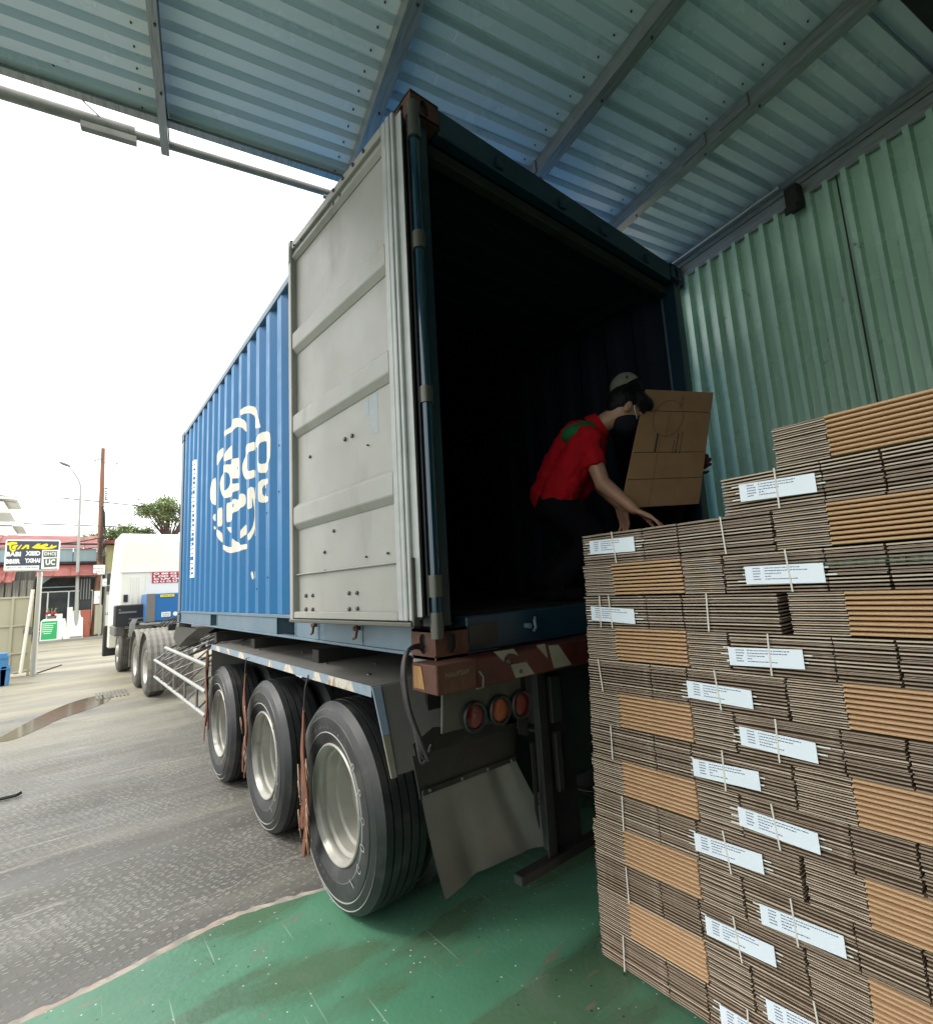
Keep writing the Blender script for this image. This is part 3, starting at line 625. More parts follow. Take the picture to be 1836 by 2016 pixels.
for zc in (.73, 1.28, 1.80):   # pressed horizontal beams
    z = B0 + zc; mb = MB()
    a = [D(.099, z - .085, -.029), D(dl - .041, z - .085, -.029), D(dl - .041, z + .075, -.029), D(.099, z + .075, -.029)]
    b = [D(.099, z - .05, .0), D(dl - .041, z - .05, .0), D(dl - .041, z + .045, .0), D(.099, z + .045, .0)]
    mb.hexa(a, b); mb.build('door_beam', M['door'], door, bevel=.004)
def survey_door(px, py):
    u = (px * .7873 - 918) / 977.555; v = (py * .7873 - 1008) / 977.555
    d = CR @ Vector((u, -v, -1)); P0 = A + dn * -.03; t = (P0 - CC).dot(dn) / d.dot(dn); p = CC + d * t
    return (p - A).dot(du), p.z
zz = (400, 900, 2.52); z5c = (650, 200, 2.88)
for (zo_, x, y, r) in [(zz, 948, 611, 8), (zz, 1168, 500, 10), (zz, 1213, 478, 10), (zz, 1093, 960, 8), (zz, 1098, 1078, 8), (zz, 1040, 1212, 8), (zz, 1043, 1332, 8), (zz, 1440, 1219, 5), (zz, 1304, 1241, 4),
                       (zz, 923, 1486, 10), (zz, 965, 1484, 9), (zz, 1194, 1470, 9), (zz, 1244, 1468, 9), (zz, 923, 1571, 10), (zz, 965, 1572, 9), (zz, 1196, 1570, 9), (zz, 1247, 1567, 9), (zz, 1313, 538, 4),
                       (z5c, 783, 537, 9), (z5c, 707, 628, 9), (z5c, 633, 713, 9), (z5c, 566, 801, 9), (z5c, 608, 817, 9), (z5c, 560, 876, 9), (z5c, 330, 1168, 8), (z5c, 282, 1204, 5)]:
    u, z = survey_door(zo_[0] + x / zo_[2], zo_[1] + y / zo_[2]); rr = r * .0011
    top = z > DZ1 - .14; n0 = .0 if top else -.030
    if top: z = min(z, DZ1 - .02) if (x, y) not in ((608, 817), (560, 876)) else DZ1 - .09
    if top and z == DZ1 - .09: n0 = -.006
    mb = MB(); p = Vector(D(u, z, n0)); q = p + dn * .008; mb.tube([p, q, q + dn * .003], rr, 10, rs=[rr, rr, rr * .6]); mb.build('bolt', M['bolt'], door, smooth=30)
sm_ = mat('blue_tape_residue', (0.30, 0.31, 0.30), .5, c2=(0.20, 0.29, 0.37), scale=34, mixlo=.42, mixhi=.66)
for (xa, ya, xb_, yb_) in ((1285, 262, 1318, 345), (1325, 228, 1378, 452)):
    u0, z1_ = survey_door(400 + xa / 2.52, 900 + ya / 2.52); u1, z0_ = survey_door(400 + xb_ / 2.52, 900 + yb_ / 2.52)
    mb = MB(); dbox(mb, min(u0, u1), max(u0, u1), z0_, z1_, -.0297, -.0293); mb.build('tape_residue', sm_, door)
# hinge lug at far upper corner
mb = MB(); dbox(mb, dl + .002, dl + .05, DZ1 - .10, DZ1 - .02, -.03, -.012); dbox(mb, dl - .035, dl - .012, DZ1 - .13, DZ1 - .02, .0065, .012); mb.build('hinge_lug', M['doorline'], door, bevel=.003)
# cam keepers on the bottom rail
for y_ in (1.22, .66):
    mb = MB(); mb.tube([(.01, y_ + .02, B0 + .10), (-.025, y_ + .02, B0 + .10)], .011, 8); mb.tube([(-.02, y_, B0 + .125), (-.03, y_ - .03, B0 + .10), (-.03, y_ - .015, B0 + .06), (-.022, y_ + .03, B0 + .05)], .007, 8)
    mb.build('cam_keeper', M['rust'], ct, smooth=40)

# logo and lettering painted over the corrugations
def on_corr(mb, polys_px, zo_, dx, mi=0):
    """paint outlines on the corrugated side, panel by panel (outer flats, slopes, recesses)"""
    dense = []
    for p in polys_px:
        q = []
        for (xa, ya), (xb_, yb_) in zip(p, p[1:] + p[:1]):
            for i in range(3): q.append((xa + (xb_ - xa) * i / 3, ya + (yb_ - ya) * i / 3))
        dense.append([(zo_[0] + x / zo_[2], zo_[1] + y / zo_[2]) for x, y in q])
    def onplane(px, py, p0, n):
        u = (px * .7873 - 918) / 977.555; v = (py * .7873 - 1008) / 977.555; d = CR @ Vector((u, -v, -1)); return CC + d * ((p0 - CC).dot(n) / d.dot(n))
    for k in range(-1, 14):
        y0 = 1.804 + k * PER
        for ya, yb_, xa, xb_ in ((y0, y0 + .05, .046, .008), (y0 + .05, y0 + .138, .008, .008), (y0 + .138, y0 + PER, None, None)):
            if xa is None: p0, n = Vector((.022, 0, 0)), Vector((1, 0, 0))
            else: p0 = Vector((xa, ya, 0)); n = Vector((-(yb_ - ya), xb_ - xa, 0)).normalized()
            polys = []
            for p in dense:
                w_ = [onplane(px, py, p0, n) for px, py in p]; polys.append([(q.y, q.z) for q in w_])
            if min(q[0] for q in polys[0]) > yb_ or max(q[0] for q in polys[0]) < ya: continue
            vs, fs = curve_fill(polys)
            if not vs: continue
            bm = bmesh.new(); bv = [bm.verts.new((v.x, v.y, 0)) for v in vs]
            for f in fs:
                try: bm.faces.new([bv[i] for i in f])
                except ValueError: pass
            for y, sgn in ((ya, 0), (yb_, 1)):
                bmesh.ops.bisect_plane(bm, geom=bm.verts[:] + bm.edges[:] + bm.faces[:], plane_co=(y, 0, 0), plane_no=(1, 0, 0), clear_inner=(sgn == 0), clear_outer=(sgn == 1))
            if xa is None:
                for y in (y0 + .188,): bmesh.ops.bisect_plane(bm, geom=bm.verts[:] + bm.edges[:] + bm.faces[:], plane_co=(y, 0, 0), plane_no=(1, 0, 0))
            bm.verts.index_update(); bm.verts.ensure_lookup_table()
            if len(bm.faces):
                def cx(y):
                    y = min(max(y, ya + 1e-6), yb_ - 1e-6); return corr(y)
                mb.add([(cx(v.co.x) - dx, v.co.x, v.co.y) for v in bm.verts], [tuple(v.index for v in f.verts) for f in bm.faces], mi)
            bm.free()
ZO = (500, 1000, 5.04); mb = MB()
LOGO = [
 [[(505, 130), (560, 90), (620, 72), (690, 85), (718, 130), (730, 200), (748, 270), (768, 345), (738, 355), (700, 360), (700, 230), (685, 195), (640, 170), (610, 165), (560, 175), (512, 197)]],
 [[(305, 395), (350, 365), (400, 335), (406, 290), (415, 240), (470, 226), (520, 235), (560, 255), (588, 292), (592, 402), (575, 395), (540, 355), (500, 335), (460, 345), (420, 380), (400, 405), (350, 430), (308, 462)]],
 [[(215, 685), (250, 632), (300, 595), (300, 700), (270, 740), (240, 790), (215, 832)]],
 [[(303, 708), (330, 650), (370, 600), (406, 570), (406, 738), (360, 755), (303, 778)]],
 [[(300, 820), (350, 812), (400, 815), (405, 745), (450, 735), (497, 728), (502, 986), (420, 990), (405, 988), (405, 1060), (497, 1045), (499, 1135), (410, 1165), (400, 1215), (350, 1235), (310, 1238), (280, 1200), (258, 1130), (252, 1040), (270, 970), (298, 925)],
  [(302, 912), (330, 910), (365, 930), (383, 980), (383, 1050), (365, 1100), (330, 1135), (302, 1148)], [(474, 880), (478, 845), (490, 830), (486, 870)]],
 [[(597, 555), (695, 522), (695, 635), (598, 660), (598, 905), (692, 875), (692, 975), (640, 995), (580, 1002), (550, 955), (533, 880), (538, 810), (560, 745), (580, 705), (578, 600)]],
 [[(705, 500), (735, 435), (790, 405), (850, 395), (885, 420), (892, 500), (888, 720), (862, 790), (855, 890), (820, 918), (770, 922), (735, 910), (728, 790), (728, 590), (705, 600)],
  [(735, 580), (760, 540), (840, 512), (848, 530), (848, 780), (820, 800), (770, 808), (735, 795)]],
 [[(858, 988), (780, 1005), (735, 1040), (733, 1250), (745, 1285), (790, 1298), (862, 1280), (862, 1215), (820, 1218), (790, 1190), (785, 1120), (805, 1080), (858, 1055)]],
 [[(205, 975), (165, 1000), (145, 1050), (130, 1140), (130, 1240), (150, 1300), (190, 1328), (205, 1325)]],
 [[(225, 1370), (285, 1350), (285, 1590), (222, 1598)]],
 [[(200, 1430), (170, 1450), (162, 1490), (185, 1525), (200, 1530)]], [[(178, 1592), (192, 1590), (205, 1625), (190, 1635), (176, 1618)]],
 [[(335, 1300), (400, 1290), (410, 1255), (450, 1247), (490, 1265), (497, 1190), (530, 1178), (570, 1195), (583, 1240), (580, 1310), (550, 1345), (500, 1370), (480, 1400), (410, 1425), (400, 1530), (335, 1548)], [(412, 1360), (412, 1305), (428, 1320), (425, 1342)]],
 [[(598, 1130), (640, 1092), (680, 1105), (695, 1180), (697, 1450), (700, 1600), (680, 1680), (640, 1750), (608, 1775), (600, 1700), (640, 1650), (670, 1590), (690, 1480), (690, 1390), (665, 1240), (658, 1235), (660, 1360), (600, 1382)]],
 [[(335, 1605), (395, 1600), (400, 1680), (370, 1660)]],
 [[(508, 1652), (550, 1600), (590, 1565), (592, 1690), (550, 1720), (508, 1752)]],
 [[(212, 1630), (250, 1650), (285, 1690), (290, 1805), (240, 1760), (212, 1710)]],
 [[(293, 1825), (350, 1850), (402, 1862), (402, 1775), (410, 1745), (450, 1780), (495, 1800), (510, 1830), (595, 1812), (597, 1877), (540, 1890), (490, 1910), (400, 1930), (340, 1920), (293, 1882)]],
 [[(373, 2420), (384, 2412), (392, 2440), (392, 2500), (382, 2522), (374, 2480)]]]
for g in LOGO[:-1]:
    mb = MB(); on_corr(mb, [smooth_poly(p, 1, .14) for p in g], ZO, .0015); mb.build('logo_shape', M['logo'], ct, fixn=False)
mb = MB()
on_corr(mb, [smooth_poly([(573, 1340), (583, 1330), (590, 1350), (592, 1375), (585, 1388), (576, 1365)], 1)], (400, 900, 2.52), .0015)
mb.build('logo_shape', M['logo'], ct, fixn=False)
mb = MB(); yA, yB = 5.135, 5.34; zB, zT = B0 + .555, B0 + 2.03; xs = .044
xs = .0455
def strip(mb, y0, y1, z0, z1, dx, mi):
    ys_ = corr_ys(y0, y1); n = len(ys_); mb.add([(corr(y) - dx, y, z0) for y in ys_] + [(corr(y) - dx, y, z1) for y in ys_], [(i, i + 1, i + 1 + n, i + n) for i in range(n - 1)], mi)
strip(mb, yA, yB, zB, zT, .0012, 0)
ln = list('LCISUIOYIDTBBCTSOPIIOIGJ'); pitch_ = (zT - zB - .06) / len(ln)
rnd = random.Random(4)
for i in range(len(ln)):   # slanted half-legible marks of the vertical code, read off the photograph
    zc = zT - .03 - (i + .5) * pitch_; h = pitch_ * .62; y0, y1 = yA + .035, yB - .035; c_ = ln[i]
    if c_ in 'O': strip(mb, y0, y1, zc - h * .62, zc + h * .62, .002, 1)
    elif c_ in 'IL': strip(mb, y0, y1 - .01, zc - h * .2, zc + h * .1, .002, 1)
    elif c_ in 'YT':
        strip(mb, y0, y0 + .05, zc - h * .4, zc - h * .1, .002, 1); strip(mb, y0 + .05, y0 + .1, zc - h * .1, zc + h * .15, .002, 1); strip(mb, y0 + .1, y1, zc + .1 * h, zc + .4 * h, .002, 1)
    else:
        strip(mb, y0, y1, zc - h * .5, zc - h * .22, .002, 1); strip(mb, y0, y0 + .04, zc - h * .22, zc + h * .22, .002, 1)
        if c_ in 'SBDOPU': strip(mb, y0, y1, zc + h * .22, zc + h * .5, .002, 1)
        else: strip(mb, y1 - .06, y1, zc + h * .1, zc + h * .4, .002, 1)
mb.build('painted_code_strip', [M['signwhite'], M['blue']], ct, fixn=False)

for (x, y) in ((768, 541), (768, 831), (690, 965), (629, 1443), (401, 1497), (698, 1370)):
    p = survey(400 + x / 2.52, 900 + y / 2.52, 0, .03); mb = MB(); q = Vector((corr(p.y) - .001, p.y, p.z)); mb.tube([q, q - Vector((.004, 0, 0))], .0075, 8); mb.build('rivet', M['bolt'], ct, smooth=30)
# ------------------------------------------------------------------ trailer
tl = thing('container_trailer', 'dark flat container trailer on three axles of large tyres with side mudguards', 'trailer', (1.2, 2.2, 0))
mb = MB()
for x_ in (.72, 1.6):
    mb.box(x_, x_ + .012, .05, 9.6, .86, 1.22); mb.box(x_ - .06, x_ + .07, .05, 9.6, 1.221, 1.235); mb.box(x_ - .06, x_ + .07, .05, 9.6, .845, .859)
mb.build('main_beam', M['chassis'], tl, bevel=.002)
for y_ in (.25, 1.5, 2.9, 4.3, 5.9, 7.6): 
    mb = MB(); mb.box(.10, 2.34, y_ - .05, y_ + .05, 1.12, 1.2205); mb.build('cross_member', M['chassis'], tl, bevel=.003)
mb = MB(); mb.prism([(5.0, 1.235), (6.5, 1.235), (6.7, 1.05), (6.3, .95), (5.7, 1.10)], 'x', .05, .25); mb.prism([(5.6, 1.234), (8.5, 1.234), (9.2, 1.16), (9.2, 1.05), (6.4, 1.0)], 'x', .70, .715); mb.prism([(5.6, 1.234), (8.5, 1.234), (9.2, 1.16), (9.2, 1.05), (6.4, 1.0)], 'x', 1.62, 1.635)
mb.build('gooseneck', M['rubber'], tl)
for y0 in (.0, 5.88):
    for x0 in (-.02, 2.27):
        mb = MB(); mb.box(x0 + .01, x0 + .16, y0 + .01, y0 + .16, 1.236, 1.286); mb.build('twist_lock', M['steel'], tl, bevel=.004)
for (y0, y1, x0, x1) in ((-.11, 0.06, -.078, .110),):
    mb = MB(); mb.box(x0, x1, y0, y1, 1.181, 1.287); mb.build('bumper_end_box', M['rust'], tl, bevel=.004)
    mb = MB(); mb.prism([(-.03, 1.195), (.045, 1.195), (.045, 1.277), (-.01, 1.277)], 'x', x0 - .003, x0 - .0008); mb.build('timber_packing', M['timber'], tl)
mb = MB(); mb.box(.108, 2.5, -.104, .05, 1.178, 1.2865); bump = mb.build('rear_marker_board', M['rustred'], tl, bevel=.004)
mb = MB()
for a in (.30, .48, .60, 1.0, 1.3, 1.6, 1.9): 
    pass
zq = (960, 1500, 2.6889)
def sv(x, y, yy): v = survey(zq[0] + x / zq[2], zq[1] + y / zq[2], 1, yy); return (v.x, v.z)
for poly in ([(735, 350), (870, 330), (905, 378), (870, 362), (835, 362), (812, 385), (805, 418)], [(848, 438), (955, 418), (1012, 498), (885, 527)], [(1018, 306), (1082, 296), (1098, 380), (1096, 392)], [(1102, 308), (1170, 302), (1262, 436), (1140, 462)]):
    q = [sv(x, y, -.105) for x, y in poly]; vs, fs = curve_fill([q]); mb = MB(); mb.add([(v.x, -.1055, v.y) for v in vs], fs); mb.build('pale_chevron', M['markwhite'], bump)
for a in (1.02, 1.28, 1.54, 1.8, 2.06):
    mb = MB(); mb.add([(a, -.1055, 1.18), (a + .12, -.1055, 1.18), (a + .02, -.1055, 1.285), (a - .1, -.1055, 1.285)], [(0, 1, 2, 3)]); mb.build('pale_chevron', M['markwhite'], bump)
mb = MB(); add_text(mb, 'MANUPTEAM', (-.0 + .015, -.1122, 1.248), (1, 0, .02), (0, 0, 1), .11, .018); mb.build('stencil', M['markwhite'], tl)
mb = MB(); mb.tube([sv(625, 600, -.115)[:1] + (-.115,) + sv(625, 600, -.115)[1:], sv(665, 590, -.115)[:1] + (-.115,) + sv(665, 590, -.115)[1:], sv(668, 520, -.12)[:1] + (-.12,) + sv(668, 520, -.12)[1:], sv(640, 480, -.12)[:1] + (-.12,) + sv(640, 480, -.12)[1:]], .004, 6)
mb.build('hook', M['steel'], bump, smooth=40)
mb = MB(); x_, z_ = sv(832, 415, -.106); mb.lathe([(0, -.012), (.009, -.01), (.011, 0)], (x_, -.106, z_), 'y', 12); x_, z_ = sv(918, 482, -.106); mb.lathe([(0, -.004), (.008, -.003), (.009, 0)], (x_, -.106, z_), 'y', 12); mb.build('bolt', M['bolt'], bump, smooth=40)
# lamp plate with three round lamps
mb = MB(); mb.prism([(.022, 1.176), (.447, 1.176), (.442, 1.010), (.010, 1.010)], 'y', .0, .012); lp = mb.build('lamp_plate', M['lampplate'], tl, bevel=.003)
for x_, m_, lb in ((.180, 'redlens', None), (.318, 'amberlens', 'amber round lamp'), (.455 - .012, 'redlens', None)):
    zc_ = 1.046
    mb = MB(); mb.lathe([(.062, .0), (.062, -.018), (.056, -.024), (.048, -.02), (.046, -.012)], (x_ - .015, -.001, zc_), 'y', 32); lm = mb.build('tail_lamp', M['rubber'], tl, smooth=30)
    mb = MB(); mb.lathe([(.0, -.021), (.02, -.0205), (.038, -.018), (.0465, -.0125)], (x_ - .015, -.001, zc_), 'y', 32); mb.build('lens', M[m_], lm, smooth=50)
    if lb: lm['label'] = lb
# lamp bracket structure and rear plates
mb = MB(); mb.prism([(-.074, .978), (.022, 1.02), (.49, .935), (.475, .925), (-.063, .93)], 'y', .08, .086); mb.build('upper_flap_plate', M['chassis'], tl)
mb = MB(); mb.prism([(-.066, .927), (.49, .924), (.47, .79), (-.036, .76)], 'y', .10, .106); mb.build('flap_backing', M['rubber'], tl)
mb = MB(); mb.prism([(-.03, .775), (.47, .782), (.47, .80), (-.03, .795)], 'y', .088, .099); hb = mb.build('flap_clamp_bar', M['chassis'], tl)
for x_ in (.0, .16, .3, .44):
    mb = MB(); mb.lathe([(0, -.006), (.006, -.004), (.007, 0)], (x_, .088, .787), 'y', 8); mb.build('bolt', M['steel'], hb, smooth=40)
mb = MB(); nx, nz_ = 16, 10; vs = []
for j in range(nz_ + 1):
    t = j / nz_
    for i in range(nx + 1):
        s_ = i / nx; x = (-.035 + .06 * t) + s_ * (.50 + .15 * t); z = .79 - t * (.385 + .02 * s_); y = .096 + .06 * math.sin(s_ * 3.1) * t - .05 * t * t + .018 * math.exp(-((s_ - .3) / .08) ** 2) * t + .02 * math.exp(-((s_ - .78) / .06) ** 2)
        vs.append((x, y, z))
k = nx + 1; fs = [(j * k + i, j * k + i + 1, (j + 1) * k + i + 1, (j + 1) * k + i) for j in range(nz_) for i in range(nx)]
vs2 = [(x, y + .008, z) for x, y, z in vs]; mb.add(vs, fs); mb.add(vs2, [f[::-1] for f in fs]); mb.build('mud_flap', M['flap'], tl, smooth=60)
mb = MB(); mb.box(.545, .60, .0, .012, .379, 1.17); mb.box(.588, .60, .0121, .08, .379, 1.17); mb.build('bumper_leg', M['rubber'], tl, bevel=.002)
mb = MB(); mb.prism([(.60, 1.17), (.78, 1.17), (.80, .33), (.60, .34)], 'y', .03, .036); mb.prism([(.455, 1.15), (.52, 1.16), (.52, .88), (.46, .9)], 'y', .05, .055); mb.prism([(.50, .86), (.519, .86), (.519, .5), (.50, .58)], 'y', .02, .025)
mb.build('bumper_gusset', M['rubber'], tl)
mb = MB(); mb.box(.63, .70, -.002, .028, .92, 1.13); mb.box(.64, .68, -.002, .028, .62, .88); mb.build('reflector_box', M['chassis'], tl, bevel=.004)
mb = MB(); mb.box(.36, 2.42, -.015, .035, .340, .378); mb.build('underrun_bar', M['rubber'], tl, bevel=.004)
mb = MB(); mb.box(1.84, 1.92, .0, .012, .386, 1.17); mb.build('bumper_leg', M['chassis'], tl)
mb = MB(); mb.box(.2, 2.3, .38, .40, .45, 1.1); mb.build('rear_crossplate', M['rubber'], tl)
# side mudguards
for sx in (0, 1):
    X = (lambda x: x) if sx == 0 else (lambda x: CW - x)
    def xb(mb, x0, x1, *a, **k): mb.box(min(X(x0), X(x1)), max(X(x0), X(x1)), *a, **k)
    for y0, y1, cut in ((.47, 2.38, 0), (2.40, 3.72, 1)):
        mb = MB(); xb(mb, -.05, .62, y0, y1, 1.132, 1.14); mg = mb.build('mudguard_top', M['fender'], tl, bevel=.002)
        if sx == 0:
            mb = MB()
            for (px_, py_) in ((.1, y0 + .3), (.3, y0 + .6), (.12, y0 + .9), (.25, y1 - .25)): mb.lathe([(0, .008), (.011, .005), (.013, 0)], (px_, py_, 1.141), 'z', 8)
            mb.build('bolt', M['bolt'], mg, smooth=40)
    mb = MB(); xb(mb, -.055, -.051, .45, 3.74, 1.098, 1.146); st = mb.build('mudguard_edge', M['stripblue'], tl)
    if sx == 0:
        for (a, b) in ((.62, .92), (1.02, 1.12), (1.45, 1.6), (1.85, 1.92), (2.55, 2.7), (3.0, 3.1), (3.35, 3.5)):
            mb = MB(); mb.add([(-.0562, a, 1.099), (-.0562, b + .03, 1.099), (-.0562, b, 1.145), (-.0562, a + .03, 1.145)], [(0, 1, 2, 3)]); mb.build('worn_patch', M['stripwhite'], st)
    # sloping rear part
    a = [(X(-.05), .448, 1.14), (X(.62), .448, 1.14), (X(.62), .30, .80), (X(-.05), .30, .80)]
    mb = MB(); mb.hexa(a, [(x, y - .008, z) for x, y, z in a]); mb.build('mudguard_rear', M['fender'], tl)
    if sx == 0:
        mb = MB(); mb.add([(-.052, .44, 1.14), (-.02, .436, 1.13), (.005, .287, .80), (-.052, .289, .80)], [(0, 1, 2, 3)])
        mb = MB(); mb.hexa([(-.056, .445, 1.142), (-.014, .445, 1.142), (-.022, .362, .952), (-.056, .362, .952)], [(-.056, .436, 1.142), (-.014, .436, 1.142), (-.022, .353, .952), (-.056, .353, .952)]); mb.build('mudguard_edge', M['stripblue'], tl)
        mb = MB(); mb.hexa([(-.056, .361, .950), (-.022, .361, .950), (-.030, .295, .795), (-.056, .295, .795)], [(-.056, .352, .950), (-.022, .352, .950), (-.030, .286, .795), (-.056, .286, .795)]); mb.build('mudguard_edge', M['markwhite'], tl)
    mb = MB(); xb(mb, -.05, .6, 3.72, 3.728, .85, 1.13); mb.build('mudguard_front', M['fender'], tl)
# side lattice guard
def P3(x, y, z): return (x, y, z)
RA, RB = [( -.03, 7.9, .66), (-.03, 4.05, .66)], [(-.03, 7.85, .41), (-.03, 4.05, .43)]
mb = MB(); mb.tube([(-.03, 6.8, .92), (-.03, 4.0, .92)], .021, 10); mb.tube(RA, .021, 10); mb.tube(RB, .021, 10); lg = mb.build('guard_rail', M['galv'], tl, smooth=40)
mb = MB()
for y_ in (7.7, 6.9, 6.0, 5.2, 4.5): mb.tube([(-.03, y_, .42), (-.03, y_, .66)], .014, 8)
yy = [7.85, 7.2, 6.5, 5.8, 5.1, 4.4]
for a, b in zip(yy, yy[1:]): mb.tube([(-.03, a, .43), (-.03, b, .66)], .012, 6)
mb.build('guard_brace', M['steel'], lg, smooth=40)
mb = MB()
for y_, zt in ((7.8, .66), (7.2, .70), (6.6, .92), (5.9, .92), (5.2, .92), (4.5, .92)):
    mb.tube([(-.03, y_, zt), (.65, y_ + .25, 1.12)], .013, 6); mb.tube([(-.03, y_, .42), (.65, y_ + .1, .95)], .012, 6); mb.tube([(.0, y_ + .3, .66), (.65, y_ - .5, 1.0)], .011, 6)
for z_ in (.62, .86): mb.tube([(.62, 7.9, z_), (.62, 4.0, z_)], .014, 6)
mb.build('guard_brace', M['steel'], lg, smooth=40)

# ------------------------------------------------------------------ wheels
def tyre_mb(n=72, wdt=.28, Rr=.50):
    def prof_half():
        return [(.287, .030), (.292, .012), (.305, .004), (.33, -.006), (.345, -.012), (.350, -.009), (.385, -.014), (.42, -.012), (.424, -.006), (.430, -.010), (.447, -.004), (.462, .004), (.466, .002), (.474, .012), (.487, .022), (.4935, .032)]
    p = prof_half(); g = [.0, .0]; tread = []; x = .034; ribs = 5; gw = .009; rw = (wdt - .068 - gw * (ribs - 1)) / ribs
    for i in range(ribs):
        cr = .0015 if i in (0, ribs - 1) else 0
        tread += [(Rr - cr - (.002 if i == 0 else 0), x), (Rr - cr - (.002 if i == ribs - 1 else 0), x + rw)]
        if i < ribs - 1: tread += [(Rr - .014, x + rw + .001), (Rr - .014, x + rw + gw - .001)]
        x += rw + gw
    full = p + tread + [(r, wdt - t) for r, t in reversed(p)]
    mb = MB(); mb.lathe(full, (0, 0, 0), 'x', n)
    for i in range(len(full) - 1):
        r0, r1 = full[i][0], full[i + 1][0]
        if (r0, r1) in ((.345, .350), (.424, .430), (.462, .466), (.466, .462), (.287, .292)): mb.m[i * n:(i + 1) * n] = [1] * n  # pale rings: highlights painted on the sidewall ridges
    return mb
def wheel(parent, c, side=1, big=True, inner=True):
    """c = centre of outer wheel plane ; side 1: outer face looks to -x"""
    of = off(parent); hubm = MB(); s = side
    hubm.tube([(c[0] + s * .24, c[1], c[2]), (c[0] + s * .62, c[1], c[2])], .11, 20); hub = hubm.build('wheel', M['hub'], parent, smooth=40)
    def place(mb, name, m_, dx=0, sm=35):
        q = MB(); q.v = [(c[0] + s * (x + dx), c[1] + y, c[2] + z) for x, y, z in mb.v]; q.f = mb.f; q.m = mb.m
        return q.build(name, m_, hub, smooth=sm)
    t = tyre_mb(); place(t, 'tyre', [M['tyre'], M['letterglint']])
    rim = MB(); rim.lathe([(.272, .034), (.282, .028), (.289, .016), (.289, .008), (.284, .002), (.278, .003), (.273, .012), (.268, .022), (.262, .030), (.259, .045), (.262, .058), (.255, .063), (.246, .070), (.243, .095), (.243, .120), (.236, .126), (.228, .130), (.225, .175), (.221, .205), (.205, .212), (.19, .208), (.165, .222), (.155, .230), (.12, .230), (.085, .225), (.083, .165), (.070, .155), (.03, .150), (0, .148)], (0, 0, 0), 'x', 64)
    place(rim, 'rim', M['rim'], sm=32)
    if inner:
        place(t, 'tyre', [M['tyre'], M['letterglint']], dx=.325)
        nb = MB()
        for k in range(8):
            a = 2 * math.pi * k / 8; nb.tube([(.225, .125 * math.cos(a), .125 * math.sin(a)), (.200, .125 * math.cos(a), .125 * math.sin(a))], .012, 6)
        place(nb, 'wheel_nuts', M['steel'])
    if big:
        lt = MB()
        for chs, a0, a1, r0, hgt in (('e9Q0G/', -42, 50, .364, .046), ('TUBELESS', 98, 150, .365, .014), ('MAX LOAD', 232, 262, .375, .012), ('RADIAL', 268, 300, .375, .012)):
            for i, ch in enumerate(chs):
                if ch == ' ': continue
                a = R(a0 + (a1 - a0) * i / max(1, len(chs) - 1))
                rad = Vector((0, math.cos(a), -math.sin(a))) if side == 1 else Vector((0, math.cos(a), math.sin(a)))
                tan = Vector((0, math.sin(a), math.cos(a)))
                rad = Vector((0, -math.cos(a), -math.sin(a))); tan = Vector((0, math.sin(a), -math.cos(a)))
                add_text(lt, ch, Vector((-.0155, 0, 0)) + rad * r0, -tan, rad, hgt * .72, hgt)
        place(lt, 'tyre_lettering', M['letterglint'])
    return hub
for k, (y_, z_) in enumerate(((.955, .50), (2.16, .475), (3.50, .457))):
    o = wheel(tl, (-.03, y_, z_), 1, big=(k < 3)); 
    o2 = wheel(tl, (CW + .03, y_, z_), -1, big=False)
    mb = MB(); mb.tube([(.45, y_, z_), (1.99, y_, z_)], .075, 14); mb.build('axle', M['chassis'], tl, smooth=40)
mb = MB()
for x_ in (.62, 1.75): mb.box(x_, x_ + .08, .4, 4.1, .60, .66)
mb.build('leaf_springs', M['chassis'], tl)

def spline(pts, m=6):
    pts = [Vector(p) for p in pts]; o = []; P_ = [pts[0] * 2 - pts[1]] + pts + [pts[-1] * 2 - pts[-2]]
    for i in range(1, len(P_) - 2):
        a, b, c, d = P_[i - 1:i + 3]
        for k in range(m):
            t = k / m; o.append(.5 * ((2 * b) + (c - a) * t + (2 * a - 5 * b + 4 * c - d) * t * t + (3 * b - a - 3 * c + d) * t * t * t))
    return o + [pts[-1]]
